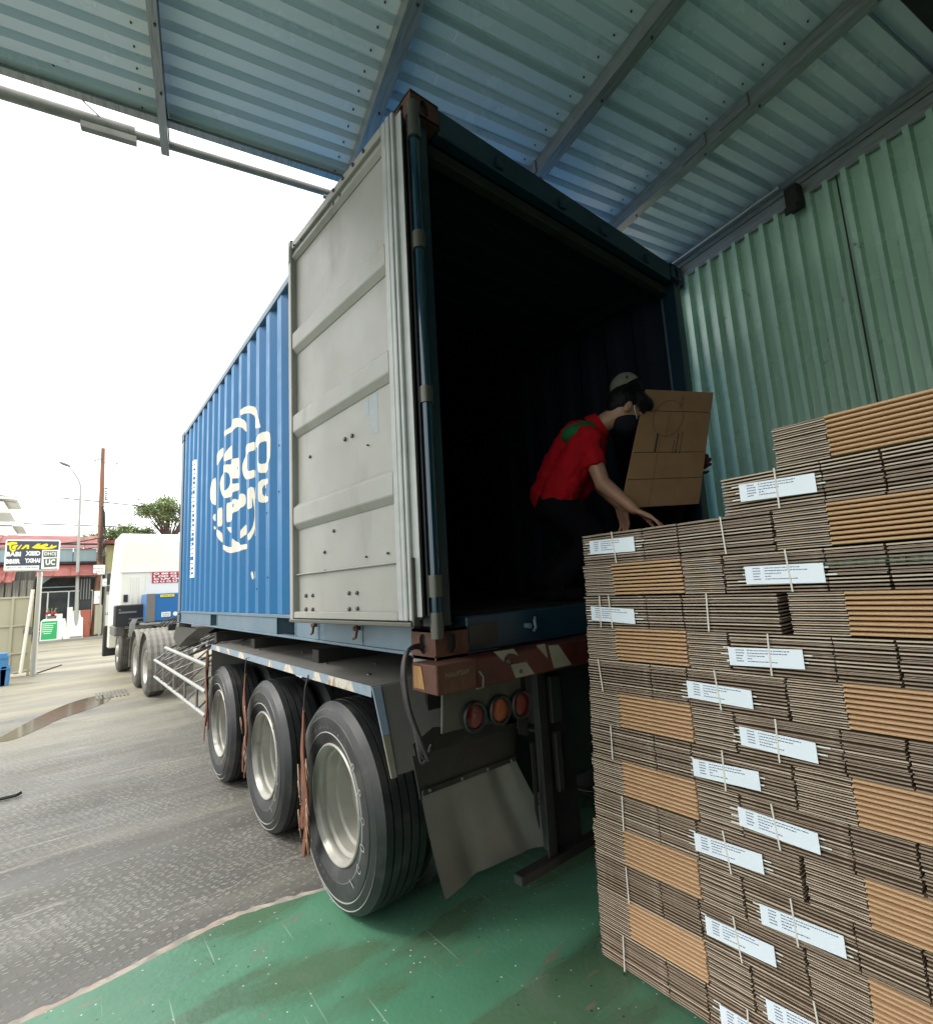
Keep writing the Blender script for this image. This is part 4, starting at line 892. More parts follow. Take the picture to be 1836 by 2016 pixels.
# ------------------------------------------------------------------ things hanging on the trailer
def hanging(y, ztop, zbot, wd, seed, label, loops):
    rnd = random.Random(seed); x0 = -.085
    t = thing('hanging_strap', label, 'strap', (x0, y, ztop), group='brown straps hanging from the mudguard')
    mb = MB(); n = 16; L_ = ztop - zbot
    for s_ in range(5):
        s_ = s_ * .5
        cx = x0 + .012 * (s_ - 1) + rnd.uniform(-.006, .006); ph = rnd.random() * 3; rnd_l = rnd.uniform(0, .25); wds = wd * rnd.uniform(.25, .5)
        vs = []
        for i in range(n + 1):
            u = i / n; z = ztop - u * L_ * (1 - rnd_l * (s_ > 0)); yy_ = y + (.015 + .015 * u) * math.sin(u * 5 + ph) + (s_ - 1) * wd * .4
            hw = wds * (.30 + .7 * min(1, u * 2.2)) / 2
            for dx, dy in ((-.003, -hw), (-.003, hw), (.003, hw), (.003, -hw)): vs.append((cx + dx + .006 * math.sin(u * 9 + ph), yy_ + dy, z))
        fs = [(4 * i + a, 4 * i + (a + 1) % 4, 4 * i + 4 + (a + 1) % 4, 4 * i + 4 + a) for i in range(n) for a in range(4)] + [(3, 2, 1, 0), (4 * n, 4 * n + 1, 4 * n + 2, 4 * n + 3)]
        mb.add(vs, fs)
    mb.build('webbing', M['strap'], t, smooth=60)
    mb = MB(); mb.tube([(x0, y, ztop), (x0 + .01, y, ztop + .12), (x0 + .03, y, 1.12)], .004, 6); mb.build('hook_wire', M['hose'], t)
    if loops:
        mb = MB()
        for q in range(loops):
            zc = ztop - L_ * (.35 + .6 * q / loops); yc = y + rnd.choice((-1, 1, -1)) * wd * .6; rr = rnd.uniform(.015, .03); hh = rnd.uniform(.03, .07)
            mb.tube([(x0 - .008 + .01 * math.sin(a_ * .7), yc + rr * math.sin(a_ * .6), zc - hh * math.cos(a_ * .6) - .004 * a_) for a_ in range(12)], .0032, 5)
        mb.tube([(x0, y - wd * .3, zbot + .05), (x0 - .01, y - wd * .4, zbot - .01), (x0 - .005, y - wd * .2, zbot - .04)], .0035, 5)
        mb.build('frayed_cord', M['cord'], t, smooth=60)
hanging(3.72, 1.09, .28, .10, 1, 'rusty brown strap hanging in front of the frontmost trailer tyre', 0)
hanging(2.42, 1.00, .32, .10, 2, 'brown strap hanging between the front and middle trailer tyres', 4)
hanging(1.21, .93, .20, .10, 3, 'frayed brown strap with loose cord loops beside the rearmost tyre', 11)
t = thing('cable_bundle', 'black air hoses looped out of the rusty lower corner casting', 'cable', (-.08, .05, 1.35))
for k in range(4):
    d = .007 * k; mb = MB(); r_ = .0085 if k == 0 else .0048
    base = [(.0, .085, 1.335), (-.035, .083, 1.345), (-.085, .07, 1.33), (-.118, .045, 1.27), (-.125, .03, 1.19), (-.118, .015, 1.11), (-.10, .0, 1.04), (-.085, -.012, .985 - .02 * k), (-.07 + .008 * k, -.02, .94 + .015 * k)]
    mb.tube(spline([(x - d * .3, y + d * (.6 if 1 < i_ < 7 else .2), z - d * (.5 if i_ < 4 else -.3)) for i_, (x, y, z) in enumerate(base)]), r_, 8); mb.build('hose', M['hose'], t, smooth=50)
# ------------------------------------------------------------------ tractor unit
tk = thing('tractor_unit', 'cream truck tractor with dusty tandem mudguards, hitched to the front of the trailer', 'truck', (-.03, 8.5, gz(9)), rz=R(1.6), world=False)
mb = MB()
for x_ in (.75, 1.65): mb.box(x_, x_ + .08, -.1, 5.4, .75, 1.0)
mb.build('frame', M['chassis'], tk)
def twheel(y, single=False):
    q = MB(); q.tube([(.2, y, .5), (.6, y, .5)], .1, 16); h = q.build('wheel', M['hub'], tk, smooth=40)
    tb = tyre_mb(48); tb.v = [(x, y + b, .5 + c) for x, b, c in tb.v]; tb.build('tyre', [M['dirtyrubber'], M['dirtyrubber']], h, smooth=35)
    rb = MB()
    pr_ = [(.29, .01), (.285, .0), (.27, .012), (.255, .03), (.24, .06), (.235, .14), (.2, .155), (.12, .16), (.08, .12), (0, .1)] if not single else [(.29, .01), (.285, .0), (.27, .008), (.25, .04), (.2, .05), (.14, .0), (.12, -.03), (.06, -.04), (0, -.04)]
    rb.lathe(pr_, (0, y, .5), 'x', 40); rb.build('rim', M['rim'], h, smooth=35)
twheel(.5); twheel(1.82); twheel(5.0, True)
for yc in (.5, 1.82):   # arched mudguards, fluted
    mb = MB(); n = 18; vs = []; rr = .60; nx_ = 15
    for i in range(n + 1):
        a = R(-15 + 210 * i / n) if yc > 1 else R(-15 + 232 * i / n)
        a = math.pi - a if False else a
        for j in range(nx_ + 1):
            x = -.04 + .68 * j / nx_; r_ = rr + (.014 if j % 2 else 0)
            vs.append((x, yc + r_ * math.cos(a), .5 + r_ * math.sin(a)))
    k = nx_ + 1; mb.add(vs, [(i * k + j, i * k + j + 1, (i + 1) * k + j + 1, (i + 1) * k + j) for i in range(n) for j in range(nx_)])
    for i in range(n): pass
    o = mb.build('mudguard', M['dusty'], tk); sm = o.modifiers.new('s', 'SOLIDIFY'); sm.thickness = .012
mb = MB(); mb.box(.0, .62, 1.05, 1.3, 1.02, 1.08); mb.build('mudguard_bridge', M['dusty'], tk)
mb = MB(); mb.prism([(3.2, 1.16), (3.2, 2.32), (3.26, 3.02), (3.42, 3.2), (4.6, 3.2), (5.4, 2.2), (5.55, 1.3), (5.55, .55), (5.35, .55), (5.35, 1.05), (4.4, 1.10), (4.4, 1.16)], 'x', -.18, 2.28); cab = mb.build('cab', M['cream'], tk, bevel=.03)
mb = MB(); mb.box(-.195, 2.3, 3.17, 3.197, 2.30, 2.325); mb.box(.3, 1.9, 3.185, 3.198, 1.66, 2.24); mb.box(.03, .06, 3.18, 3.198, 1.4, 2.2); mb.box(.14, .17, 3.18, 3.198, 1.4, 2.2); mb.build('rear_panel', M['white'], cab, bevel=.004)
mb = MB(); mb.box(-.10, -.02, 3.18, 3.197, 1.66, 1.82); mb.build('vent', M['black'], cab)
mb = MB(); mb.box(.42, 1.7, 3.168, 3.183, 2.05, 2.30 - .005); pn = mb.build('sticker_panel', M['red'], cab, bevel=.004)
mb = MB()
for r_, (row, z_) in enumerate((('O 80 CI CO', 2.262), ('1 OD CI OU', 2.20), ('C UV OI IU', 2.14), ('O U O U OO', 2.08))): add_text(mb, row, (.80, 3.166, z_), (1, 0, 0), (0, 0, 1), .70, .045, bold=.05)
mb.build('lettering', M['signwhite'], pn)
mb = MB(); mb.box(-.28, .28, 2.75, 3.1, 1.15, 1.6); eb = mb.build('battery_box', M['black'], tk, bevel=.02)
mb = MB(); mb.box(-.22, .10, 2.735, 2.748, 1.42, 1.46); mb.tube([(-.2, 2.73, 1.5), (-.2, 2.75, 1.5)], .02, 8); mb.build('box_handle', M['tgrey'], eb)
mb = MB(); mb.box(.22, .95, 2.35, 3.1, 1.22, 1.80); gb = mb.build('generator_box', M['tblue'], tk, bevel=.015)
mb = MB(); mb.box(.22, .38, 2.335, 2.349, 1.22, 1.80); mb.build('side_panel', M['tgrey'], gb)
mb = MB(); mb.box(.47, .73, 2.336, 2.348, 1.72, 1.77); mb.build('yellow_label', M['yellow'], gb)
mb = MB(); mb.box(.50, .67, 2.336, 2.348, 1.30, 1.40); mb.lathe([(0, 0), (.045, 0)], (.76, 2.34, 1.35), 'y', 20); mb.build('white_label', M['signwhite'], gb)
mb = MB(); add_text(mb, 'HIIC IC', (.60, 2.334, 1.745), (1, 0, 0), (0, 0, 1), .2, .025); add_text(mb, 'RNHS', (.585, 2.334, 1.365), (1, 0, 0), (0, 0, 1), .13, .025); add_text(mb, 'ANUS', (.585, 2.334, 1.33), (1, 0, 0), (0, 0, 1), .13, .025); mb.build('lettering', M['ink'], gb)
mb = MB(); mb.box(.16, .98, 2.3, 2.9, 1.16, 1.20); mb.box(.2, .95, 2.3, 2.34, .98, 1.02); mb.build('tray', M['galv'], tk, bevel=.003)
mb = MB()
for i in range(6): mb.box(-.08, .22, 2.25 + .05 * i, 2.28 + .05 * i, 1.30 - .08 * i, 1.32 - .08 * i)
for i in range(5): mb.tube([(-.08 + .02 * i, 2.2, .95), (-.06 + .02 * i, 2.24, 1.2), (.0 + .02 * i, 2.4, 1.3)], .01, 6)
mb.build('steps', M['steel'], tk)
mb = MB(); mb.box(-.24, -.04, 3.25, 4.2, .93, 1.155); mb.build('side_skirt', M['fender'], tk, bevel=.03)
mb = MB(); mb.box(-.26, 2.36, 5.56, 5.70, .35, 1.1); mb.build('front_bumper', M['black'], tk, bevel=.02)
mb = MB()
for k in range(4):
    mb.tube([(.6 + .2 * math.sin(q * .55 + k), 1.9 + .1 * k, 1.12 + (.14 + .02 * k) * math.cos(q * .55 + k * .4)) for q in range(12)], .014, 6)
mb.build('air_hoses', M['hose'], tk, smooth=50)
mb = MB(); mb.lathe([(0, .05), (.45, .05), (.45, 0), (0, 0)], (1.2, 1.1, 1.05), 'z', 30); mb.build('fifth_wheel', M['chassis'], tk)

# ------------------------------------------------------------------ stack of flattened cartons
LH = .1342; NS = 11; FX = .665
pal = thing('pallet_boards', 'flat wooden pallet under the pile of flattened cartons', 'pallet', (1.1, -.9, 0))
for i in range(5):
    mb = MB(); mb.box(FX + .02, FX + .82, -.20 - .36 * i - .09, -.20 - .36 * i, .0085, .018); mb.build('board', M['timber'], pal)
rnd = random.Random(11)
MESHES = {}
NSK = {'side': 12, 'fold': 9}
def sheet_mesh(kind, var, depth):
    key = (kind, var)
    if key in MESHES: return MESHES[key]
    r = random.Random(var * 17 + len(kind)); mb = MB(); h = LH / NSK[kind]
    segs = {'side': [(0, .300, 'r'), (.306, .450, 'r'), (.457, .780, 'r')], 'fold': [(0, .150, 'r'), (.153, .462, 'f'), (.465, .610, 'r')]}[kind]
    for a, b, k in segs:
        if k == 'r':
            n = 6; 
            for z0, th, mi, dz in (((.0008, h * .42, (1 if var == 4 else 0), .0008),) + (((h * .62, h * .11, 1, .0014),) if var % 3 == 0 else ()) if kind == 'side' else ((.0008, h * .26, 1, .0012), (h * .50, h * .24, 0, .0016))):
                e0 = r.uniform(-.003, .003); bow = r.uniform(-1, 1) * dz; slope = r.uniform(-1, 1) * dz * .5; back = depth
                xs_ = r.uniform(0, .004) + (.004 if th < .0025 else 0)
                vs = []
                for i in range(n + 1):
                    u = i / n; y = -(a + (b - a) * u) + (e0 if i in (0, n) else 0); z = z0 + bow * math.sin(math.pi * u) + slope * (u - .5); z = max(.0004, min(z, h - th - .0002))
                    vs += [(xs_, y, z), (xs_, y, z + th), (back, y, z + th), (back, y, z)]
                fs = [(4 * i + q, 4 * i + (q + 1) % 4, 4 * i + 4 + (q + 1) % 4, 4 * i + 4 + q) for i in range(n) for q in range(4)] + [(0, 1, 2, 3), (4 * n + 3, 4 * n + 2, 4 * n + 1, 4 * n)]
                mb.add(vs, fs, mi)
                for i in range(n): mb.m[-(4 * n + 2) + 4 * i + 1] = 3; mb.m[-(4 * n + 2) + 4 * i + 3] = 3  # upper and lower faces take the painted gap shade
        else:
            t = h * .66; z0 = .0025; e = r.uniform(-.0015, .0015); x0 = -.004 + r.uniform(-.0015, .0015)
            pr_ = [(depth, z0), (.006, z0), (x0 + .0015, z0 + t * .15), (x0, z0 + t * .4), (x0, z0 + t * .62), (x0 + .0015, z0 + t * .86), (.006, z0 + t), (depth, z0 + t)]
            k_ = len(pr_); vs = [(x, -a + e, z) for x, z in pr_] + [(x, -b + e, z) for x, z in pr_]
            mb.add(vs, [(i, i + 1, i + 1 + k_, i + k_) for i in range(k_ - 1)] + [tuple(range(k_ - 1, -1, -1)), tuple(range(k_, 2 * k_)), (k_ - 1, 0, k_, 2 * k_ - 1)], 2)
    me = bpy.data.meshes.new('carton_sheet'); me.from_pydata(mb.v, [], mb.f)
    for m_ in (M['kraft'], M['kraft2'], M['fold'], M['gapshade']): me.materials.append(m_)
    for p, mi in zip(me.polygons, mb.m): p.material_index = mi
    bm = bmesh.new(); bm.from_mesh(me); bmesh.ops.recalc_face_normals(bm, faces=bm.faces); bm.to_mesh(me); bm.free()
    MESHES[key] = me; return me
ORD = ['bottom', 'second', 'third', 'fourth', 'fifth', 'sixth', 'seventh', 'eighth', 'ninth', 'tenth', 'eleventh', 'twelfth', 'thirteenth', 'fourteenth', 'topmost']
LABELS = {(13, 0): (-.278, -.502, .55), (14, 1): (-.932, -1.157, .5), (12, 1): (-.914, -1.142, .42), (11, 0): (-.253, -.468, .40), (10, 1): (-.824, -1.051, .42), (9, 0): (-.658, -.882, .40), (8, 1): (-.827, -1.049, .42),
          (7, 0): (-.645, -.871, .42), (6, 1): (-.788, -1.019, .45), (5, 0): (-.619, -.847, .5), (3, 0): (-.625, -.847, .5), (4, 1): (-.819, -1.047, .4), (1, 0): (-.641, -.86, .5), (2, 1): (-.80, -1.02, .3)}
STR = {(13, 0): [-.408, -.86], (14, 1): [-1.047], (12, 1): [-1.049], (11, 0): [-.299, -.357, -.765], (10, 1): [-.953], (9, 0): [-.278, -.774], (8, 1): [-.94], (7, 0): [-.295, -.755], (5, 0): [-.316, -.738], (6, 1): [-.906], (3, 0): [-.309, -.738], (4, 1): [-.92], (1, 0): [-.257, -.73], (2, 1): [-.95]}
def bundle(layer, colm, y0, kind):
    z0 = .0195 + (layer - 1) * LH; ln_ = {'side': .78, 'fold': .61}[kind]; dep = {'side': .60, 'fold': .76}[kind]
    look = 'with white label' if (layer, colm) in LABELS else ('with tan folds' if kind == 'fold' else 'with raw edges')
    where = 'left end of pile' if colm == 0 else 'right half of pile'
    lv = ORD[layer - 1] + ' layer' if layer in (1, 15) else ORD[layer - 1] + ' layer from floor'
    t = thing('carton_bundle', f'flattened carton bundle {look}, {lv}, {where}', 'carton bundle', (FX, y0, z0), group='bundles of flattened cartons in the pile')
    # sheets
    NS = NSK[kind]
    for i in range(NS):
        o = bpy.data.objects.new('carton_sheet', sheet_mesh(kind, rnd.randrange(5), dep)); col.objects.link(o); o.parent = t
        o.location = (rnd.uniform(-.0025, .0025), rnd.uniform(-.0016, .0016), i * LH / NS)
    if (layer, colm) in STR:
        for ys_ in STR[(layer, colm)]:
            mb = MB(); tilt = rnd.uniform(-.008, .012); mb.hexa([(FX - .009, ys_ - .0025, z0), (FX - .009, ys_ + .0025, z0), (FX - .007, ys_ + .0025, z0), (FX - .007, ys_ - .0025, z0)], [(FX - .009, ys_ - .0025 + tilt, z0 + LH), (FX - .009, ys_ + .0025 + tilt, z0 + LH), (FX - .007, ys_ + .0025 + tilt, z0 + LH), (FX - .007, ys_ - .0025 + tilt, z0 + LH)])
            mb.build('strap', M['string'], t)
    if (layer, colm) in LABELS:
        a, b, zf = LABELS[(layer, colm)]; zc = z0 + LH * zf; hh = .030; sk = rnd.uniform(-.006, .006); xl = FX - .0065
        def Q(u, v, dx=0): return (xl - dx, a + (b - a) * u, zc + (v - .5) * 2 * hh + sk * (u - .5) * 2)
        mb = MB(); mb.hexa([Q(0, 0, .0015), Q(1, 0, .0015), Q(1, 1, .0015), Q(0, 1, .0015)], [Q(0, 0), Q(1, 0), Q(1, 1), Q(0, 1)]); lb = mb.build('paper_label', M['label'], t)
        mb = MB()
        def bar(u0, u1, v, th=.035): mb.add([Q(u0, v, .0022), Q(u1, v, .0022), Q(u1, v + th, .0022), Q(u0, v + th, .0022)], [(0, 1, 2, 3)])
        for q in range(5):
            v = .84 - q * .15; 
            x = .11
            while x < .21 + rnd.uniform(-.02, .01): bar(x, x + .016, v, .05); x += .021
            x = .27; e = (.9, .8, .5, .42, .62)[q] * rnd.uniform(.75, 1.05)
            while x < e:
                wl = rnd.uniform(.01, .04); bar(x, x + wl, v + rnd.uniform(-.006, .006), .045); x += wl + .008
        mb.build('print_lines', M['labelink'], lb)
        # white slip edges showing between the sheets beside the label
        mb = MB()
        for q in range(5):
            zq_ = z0 + max(0, min(NS - 1, int(zf * NS) - 2 + q)) * LH / NS + .002; e0 = b - rnd.uniform(.0, .06) - .01
            if q % 2: mb.box(FX - .0030, FX - .002, b - rnd.uniform(.01, .045), b + .003, zq_, zq_ + .0045)
            else: mb.box(FX - .0030, FX - .002, a - .003, a + rnd.uniform(.005, .03), zq_, zq_ + .0045)
        mb.build('paper_slips', M['signwhite'], t)
for L_ in range(1, 16):
    sh = -.0075 * (L_ - 1) * (1 if L_ > 4 else .5)
    odd = L_ % 2 == 1
    if L_ <= 13: bundle(L_, 0, -.142 + sh, 'side' if odd else 'fold')
    ys_ = {15: -1.052, 14: -.868}.get(L_)
    if ys_ is None: ys_ = (-.142 + sh) - (.782 if odd else .612) - (.030 if L_ == 11 else .012 if L_ == 5 else .005)
    bundle(L_, 1, ys_, 'fold' if odd else 'side')

# ------------------------------------------------------------------ people
def remeshed(mb, name, m_, parent, vox, smooth_it=4, disp=0.0):
    o = mb.build(name, m_, parent)
    rm = o.modifiers.new('remesh', 'REMESH'); rm.mode = 'VOXEL'; rm.voxel_size = vox; rm.use_smooth_shade = True
    s = o.modifiers.new('smooth', 'SMOOTH'); s.iterations = smooth_it; s.factor = .5
    if disp:
        tx = bpy.data.textures.new('cloth_fold', 'CLOUDS'); tx.noise_scale = .055
        d = o.modifiers.new('folds', 'DISPLACE'); d.texture = tx; d.strength = disp; d.mid_level = .5
    dg = bpy.context.evaluated_depsgraph_get(); me = bpy.data.meshes.new_from_object(o.evaluated_get(dg)); old = o.data; o.modifiers.clear(); o.data = me; bpy.data.meshes.remove(old)
    me.name = name; me.shade_smooth()
    if not me.materials: me.materials.append(m_)
    return o
def cap(mb, a, b, ra, rb, n=14):
    a = Vector(a); b = Vector(b); mb.tube([a, a.lerp(b, .5), b], 1, n, rs=[ra, (ra + rb) / 2 * 1.02, rb]); mb.ell(a, ra, ra, ra, nu=n, nv=8); mb.ell(b, rb, rb, rb, nu=n, nv=8)
def frame(fwd, up):
    f = Vector(fwd).normalized(); s = f.cross(Vector(up)).normalized(); u = s.cross(f); return Matrix((s, f, u)).transposed()
def hand(mb, wrist, direction, palmn, curl=.35, side=1, s=1.0, spread=.16):
    """wrist point, pointing direction, palm normal (palm faces it)"""
    d = Vector(direction).normalized(); pn = Vector(palmn); pn = (pn - d * pn.dot(d)).normalized(); lat = d.cross(pn) * side
    w_ = Vector(wrist)
    for q in (-1.5, -.5, .5, 1.5): cap(mb, w_ + lat * q * .012 * s, w_ + d * .085 * s + lat * q * .021 * s, .014 * s, .0125 * s, 10)
    L3 = ((.040, .024, .020), (.046, .029, .022), (.043, .026, .021), (.033, .020, .018))
    for q in range(4):
        o = (1.5 - q); p = w_ + d * (.088 - abs(o - .3) * .004) * s + lat * o * .021 * s; dirv = (d + lat * (o) * spread * .6).normalized(); ang = 0
        for j, l_ in enumerate(L3[q]):
            ang += curl * (.55, .8, .6)[j]; dv = dirv * math.cos(ang) + pn * math.sin(ang); p2 = p + dv * l_ * s; cap(mb, p, p2, (.0098 - .001 * j) * s, (.0088 - .001 * j) * s, 8); p = p2
    p = w_ + d * .025 * s + lat * .026 * s
    for j, (l_, dv) in enumerate(((.040, d * .62 + lat * .75 + pn * .25), (.032, d * .85 + lat * .4 + pn * .35), (.025, d * .9 + lat * .15 + pn * .4))):
        p2 = p + dv.normalized() * l_ * s; cap(mb, p, p2, (.0125 - .0015 * j) * s, (.011 - .0015 * j) * s, 8); p = p2

def person(label, P, shirt_m, gloves=None, head_full=True):
    root = thing('person', label, 'person', (P['ankR'][0], P['ankR'][1], B0 + .166)); V = {k: Vector(v) for k, v in P.items() if not k.startswith('curl') and k not in ('hs', 'nohair')}
    hips = (V['hipR'] + V['hipL']) / 2; sh_ = (V['shR'] + V['shL']) / 2; b = MB()
    face = V['face'].normalized(); up = V['up'].normalized(); HM = frame(face, up) * P.get('hs', 1.0)     # columns: side, face, up
    hc = V['head']
    cap(b, hips, sh_, .085, .11); cap(b, V['hipR'], V['hipL'], .07, .07); cap(b, V['shR'], V['shL'], .058, .058); cap(b, sh_, V['neck'], .07, .056)
    cap(b, V['neck'], hc - HM @ Vector((0, .02, .05)), .055, .055)
    b.ell(hc, .077, .095, .108, HM); b.ell(hc + HM @ Vector((0, .030, -.058)), .056, .066, .062, HM)     # skull, jaw
    b.ell(hc + HM @ Vector((0, .098, -.018)), .012, .018, .024, HM); b.ell(hc + HM @ Vector((0, .082, .022)), .058, .018, .012, HM)   # nose, brow
    for sd in (-1, 1): b.ell(hc + HM @ Vector((.092 * sd, -.010, -.014)), .013, .022, .036, HM)
    cap(b, V['shR'], V['elR'], .049, .041); cap(b, V['elR'], V['wrR'], .043, .026); cap(b, V['shL'], V['elL'], .049, .041); cap(b, V['elL'], V['wrL'], .043, .026)
    for s_ in 'RL': cap(b, V['hip' + s_] - Vector((0, 0, .03)), V['kn' + s_], .07, .055); cap(b, V['kn' + s_], V['ank' + s_], .056, .038)
    hm = MB() if gloves else b
    hand(hm, V['wrR'] + (V['wrR'] - V['elR']).normalized() * .012, V['hdR'], V['pnR'], P['curlR'], 1)
    hand(hm, V['wrL'] + (V['wrL'] - V['elL']).normalized() * .012, V['hdL'], V['pnL'], P['curlL'], -1)
    body = remeshed(b, 'body', M['skin'], root, .0055, 3)
    if gloves: remeshed(hm, 'gloves', M[gloves], root, .005, 2)
    # clothes
    c = MB(); mid = hips.lerp(sh_, .45) + V['belly']
    cap(c, hips + (sh_ - hips) * .10, mid, .135, .162, 18); cap(c, mid, sh_, .162, .148, 18); cap(c, V['shR'], V['shL'], .070, .070, 16)
    cap(c, V['hipR'].lerp(V['shR'], .04), V['shR'], .100, .085, 16); cap(c, V['hipL'].lerp(V['shL'], .12), V['shL'], .105, .085, 16)
    for s_ in 'RL': e = V['sh' + s_].lerp(V['el' + s_], .62); c.tube([V['sh' + s_], V['sh' + s_].lerp(e, .5), e], 1, 16, rs=[.068, .064, .062])
    if gloves:
        for s_ in 'RL': c.tube([V['sh' + s_], V['el' + s_], V['wr' + s_]], 1, 14, rs=[.068, .056, .040]); c.ell(V['el' + s_], .056, .056, .056)
    shirt = remeshed(c, 'shirt', shirt_m, root, .008, 7, .026)
    t = MB()
    for s_ in 'RL': cap(t, V['hip' + s_] - Vector((0, 0, .03)), V['kn' + s_], .098, .075, 16); cap(t, V['kn' + s_], V['ank' + s_] + Vector((0, 0, .03)), .076, .062, 16)
    cap(t, V['hipR'] - Vector((0, 0, .02)), V['hipL'] - Vector((0, 0, .02)), .096, .096, 16); remeshed(t, 'trousers', M['trousers'], root, .011, 6, .015)
    for s_ in 'RL':
        t = MB(); a = V['ank' + s_]; fd = Vector((face.x, face.y, 0)).normalized(); bz = B0 + .166
        t.ell((a.x, a.y, bz + .045), .045, .045, .045); t.ell(Vector((a.x, a.y, bz + .035)) + fd * .10, .045, .11, .035, frame(fd, (0, 0, 1))); t.ell(Vector((a.x, a.y, bz + .035)) - fd * .02, .043, .06, .035, frame(fd, (0, 0, 1)))
        remeshed(t, 'shoe', M['trousers'], root, .01, 3)
    # hair: cap of hair over skull with fringe
    if P.get('nohair'):
        h = MB(); h.ell(hc + HM @ Vector((0, -.026, .010)), .087, .088, .092, HM, nu=28, nv=18); remeshed(h, 'hair', M['hair'], root, .006, 2); return root, shirt, HM, hc, V
    h = MB(); h.ell(hc + HM @ Vector((0, -.030, .034)), .086, .094, .100, HM, nu=28, nv=18)
    h.ell(hc + HM @ Vector((0, .072, .094)), .078, .058, .042, HM); h.ell(hc + HM @ Vector((0, -.060, -.01)), .068, .050, .06, HM); h.ell(hc + HM @ Vector((0, .035, .085)), .092, .088, .055, HM)
    rr_ = random.Random(5)
    for i in range(60):
        a = rr_.uniform(-1.3, 1.3); st_ = hc + HM @ Vector((.080 * math.sin(a), .088 * math.cos(a), .062)); en = hc + HM @ Vector((.082 * math.sin(a) * 1.03, .106 * math.cos(a), .025 + rr_.uniform(-.012, .02)))
        h.tube([st_, st_.lerp(en, .5) + HM @ Vector((0, .008, 0)), en], 1, 5, rs=[.010, .009, .003])
    remeshed(h, 'hair', M['hair'], root, .005, 2)
    st_ = MB(); tip = hc + HM @ Vector((0, -.02, .13))
    for i in range(420):
        a = rr_.uniform(0, 2 * math.pi); e = rr_.uniform(.15, 1.35)
        nrm = Vector((math.sin(e) * math.sin(a), math.sin(e) * math.cos(a), math.cos(e))); p0 = HM @ Vector((nrm.x * .089, nrm.y * .100 - .012, nrm.z * .105 + .036)) + hc
        dn_ = HM @ Vector((math.cos(e) * math.sin(a), math.cos(e) * math.cos(a) + .35, -math.sin(e) * .8)).normalized(); ou = HM @ nrm; L0 = rr_.uniform(.022, .05)
        st_.tube([p0, p0 + dn_ * L0 * .5 + ou * .006, p0 + dn_ * L0 + ou * rr_.uniform(-.002, .008)], 1, 4, rs=[.0036, .0030, .0006])
    o_ = st_.build('hair_strands', M['hair'], root); o_['kind'] = 'stuff'
    return root, shirt, HM, hc, V
P1 = dict(hs=1.0, hipR=(.955, .14, 2.02), hipL=(1.10, .38, 2.04), shR=(1.035, -.03, 2.315), shL=(1.26, .22, 2.36), neck=(1.20, .0, 2.43), head=(1.285, -.12, 2.505), face=(.72, -.42, -.62), up=(.42, -.34, .84),
          elR=(1.045, -.10, 2.065), wrR=(1.055, -.265, 1.90), elL=(1.28, .12, 2.14), wrL=(1.275, -.02, 1.98), hdR=(.20, -.72, -.46), pnR=(0, -.4, -1), curlR=.30, hdL=(.10, -.25, -1), pnL=(-.8, .3, 0), curlL=.45,
          knR=(1.13, .04, 1.78), knL=(1.30, .27, 1.78), ankR=(.92, .17, 1.54), ankL=(1.10, .44, 1.54), belly=(.01, .0, -.02))
root, shirt, HM, hc, V = person('person in red polo shirt and black face mask, bending to reach down to the cartons', P1, M['shirt'])
# collar, yoke, mask, ear loop, cap
mb = MB(); nd = (V['head'] - V['neck']).normalized(); CM = frame(nd.cross(Vector((0, 0, 1))).cross(nd) * -1, nd)
def ring(mb, c, Mx, rx, ry, h, flare=1.15, a0=0, a1=360, n=28, th=.004):
    vs = []
    for i in range(n + 1):
        a = R(a0 + (a1 - a0) * i / n)
        for k, (rad, z) in enumerate(((flare, 0), (1.0, h), (1.0 - th / rx, h), (flare - th / rx, 0))): vs.append(Vector(c) + Mx @ Vector((rx * rad * math.cos(a), ry * rad * math.sin(a), z)))
    mb.add(vs, [(4 * i + q, 4 * i + (q + 1) % 4, 4 * i + 4 + (q + 1) % 4, 4 * i + 4 + q) for i in range(n) for q in range(4)])
ring(mb, V['neck'] - nd * .045, frame((nd.cross((0, 0, 1))).cross(nd), nd), .078, .078, .065, 1.18); mb.build('collar', M['shirt'], root, smooth=50)
b = MB(); shm = (V['shR'] + V['shL']) / 2; bk = Vector((-.5, .35, .6)).normalized()
cap(b, V['shR'].lerp(V['neck'], .30) + Vector((-.03, .02, .028)), V['neck'] + Vector((-.035, .035, -.015)), .060, .055, 14); cap(b, V['shL'].lerp(V['neck'], .3) + Vector((-.03, .02, .03)), V['neck'] + Vector((-.03, .03, -.01)), .060, .055, 14)
b.ell(V['shR'].lerp(V['neck'], .45) + Vector((-.075, .05, .0)), .085, .085, .06); remeshed(b, 'yoke', M['shirtgreen'], root, .008, 5)
m_ = MB(); m_.ell(hc + HM @ Vector((0, .036, -.052)), .071, .088, .078, HM, nu=28, nv=18); m_.ell(hc + HM @ Vector((0, .085, -.045)), .035, .038, .050, HM); remeshed(m_, 'face_mask', M['mask'], root, .005, 4)
m_ = MB(); sd = 1
for sd in (-1, 1):
    m_.tube(spline([hc + HM @ Vector((.060 * sd, .075, -.025)), hc + HM @ Vector((.080 * sd, .045, -.012)), hc + HM @ Vector((.092 * sd, .012, .012))]), .0016, 5)
m_.build('mask_loop', M['string'], root)
m_ = MB()
for sd in (-1, 1): m_.ell(hc + HM @ Vector((.034 * sd, .088, .006)), .016, .010, .0045, HM)
m_.build('eyes', M['black'], root)
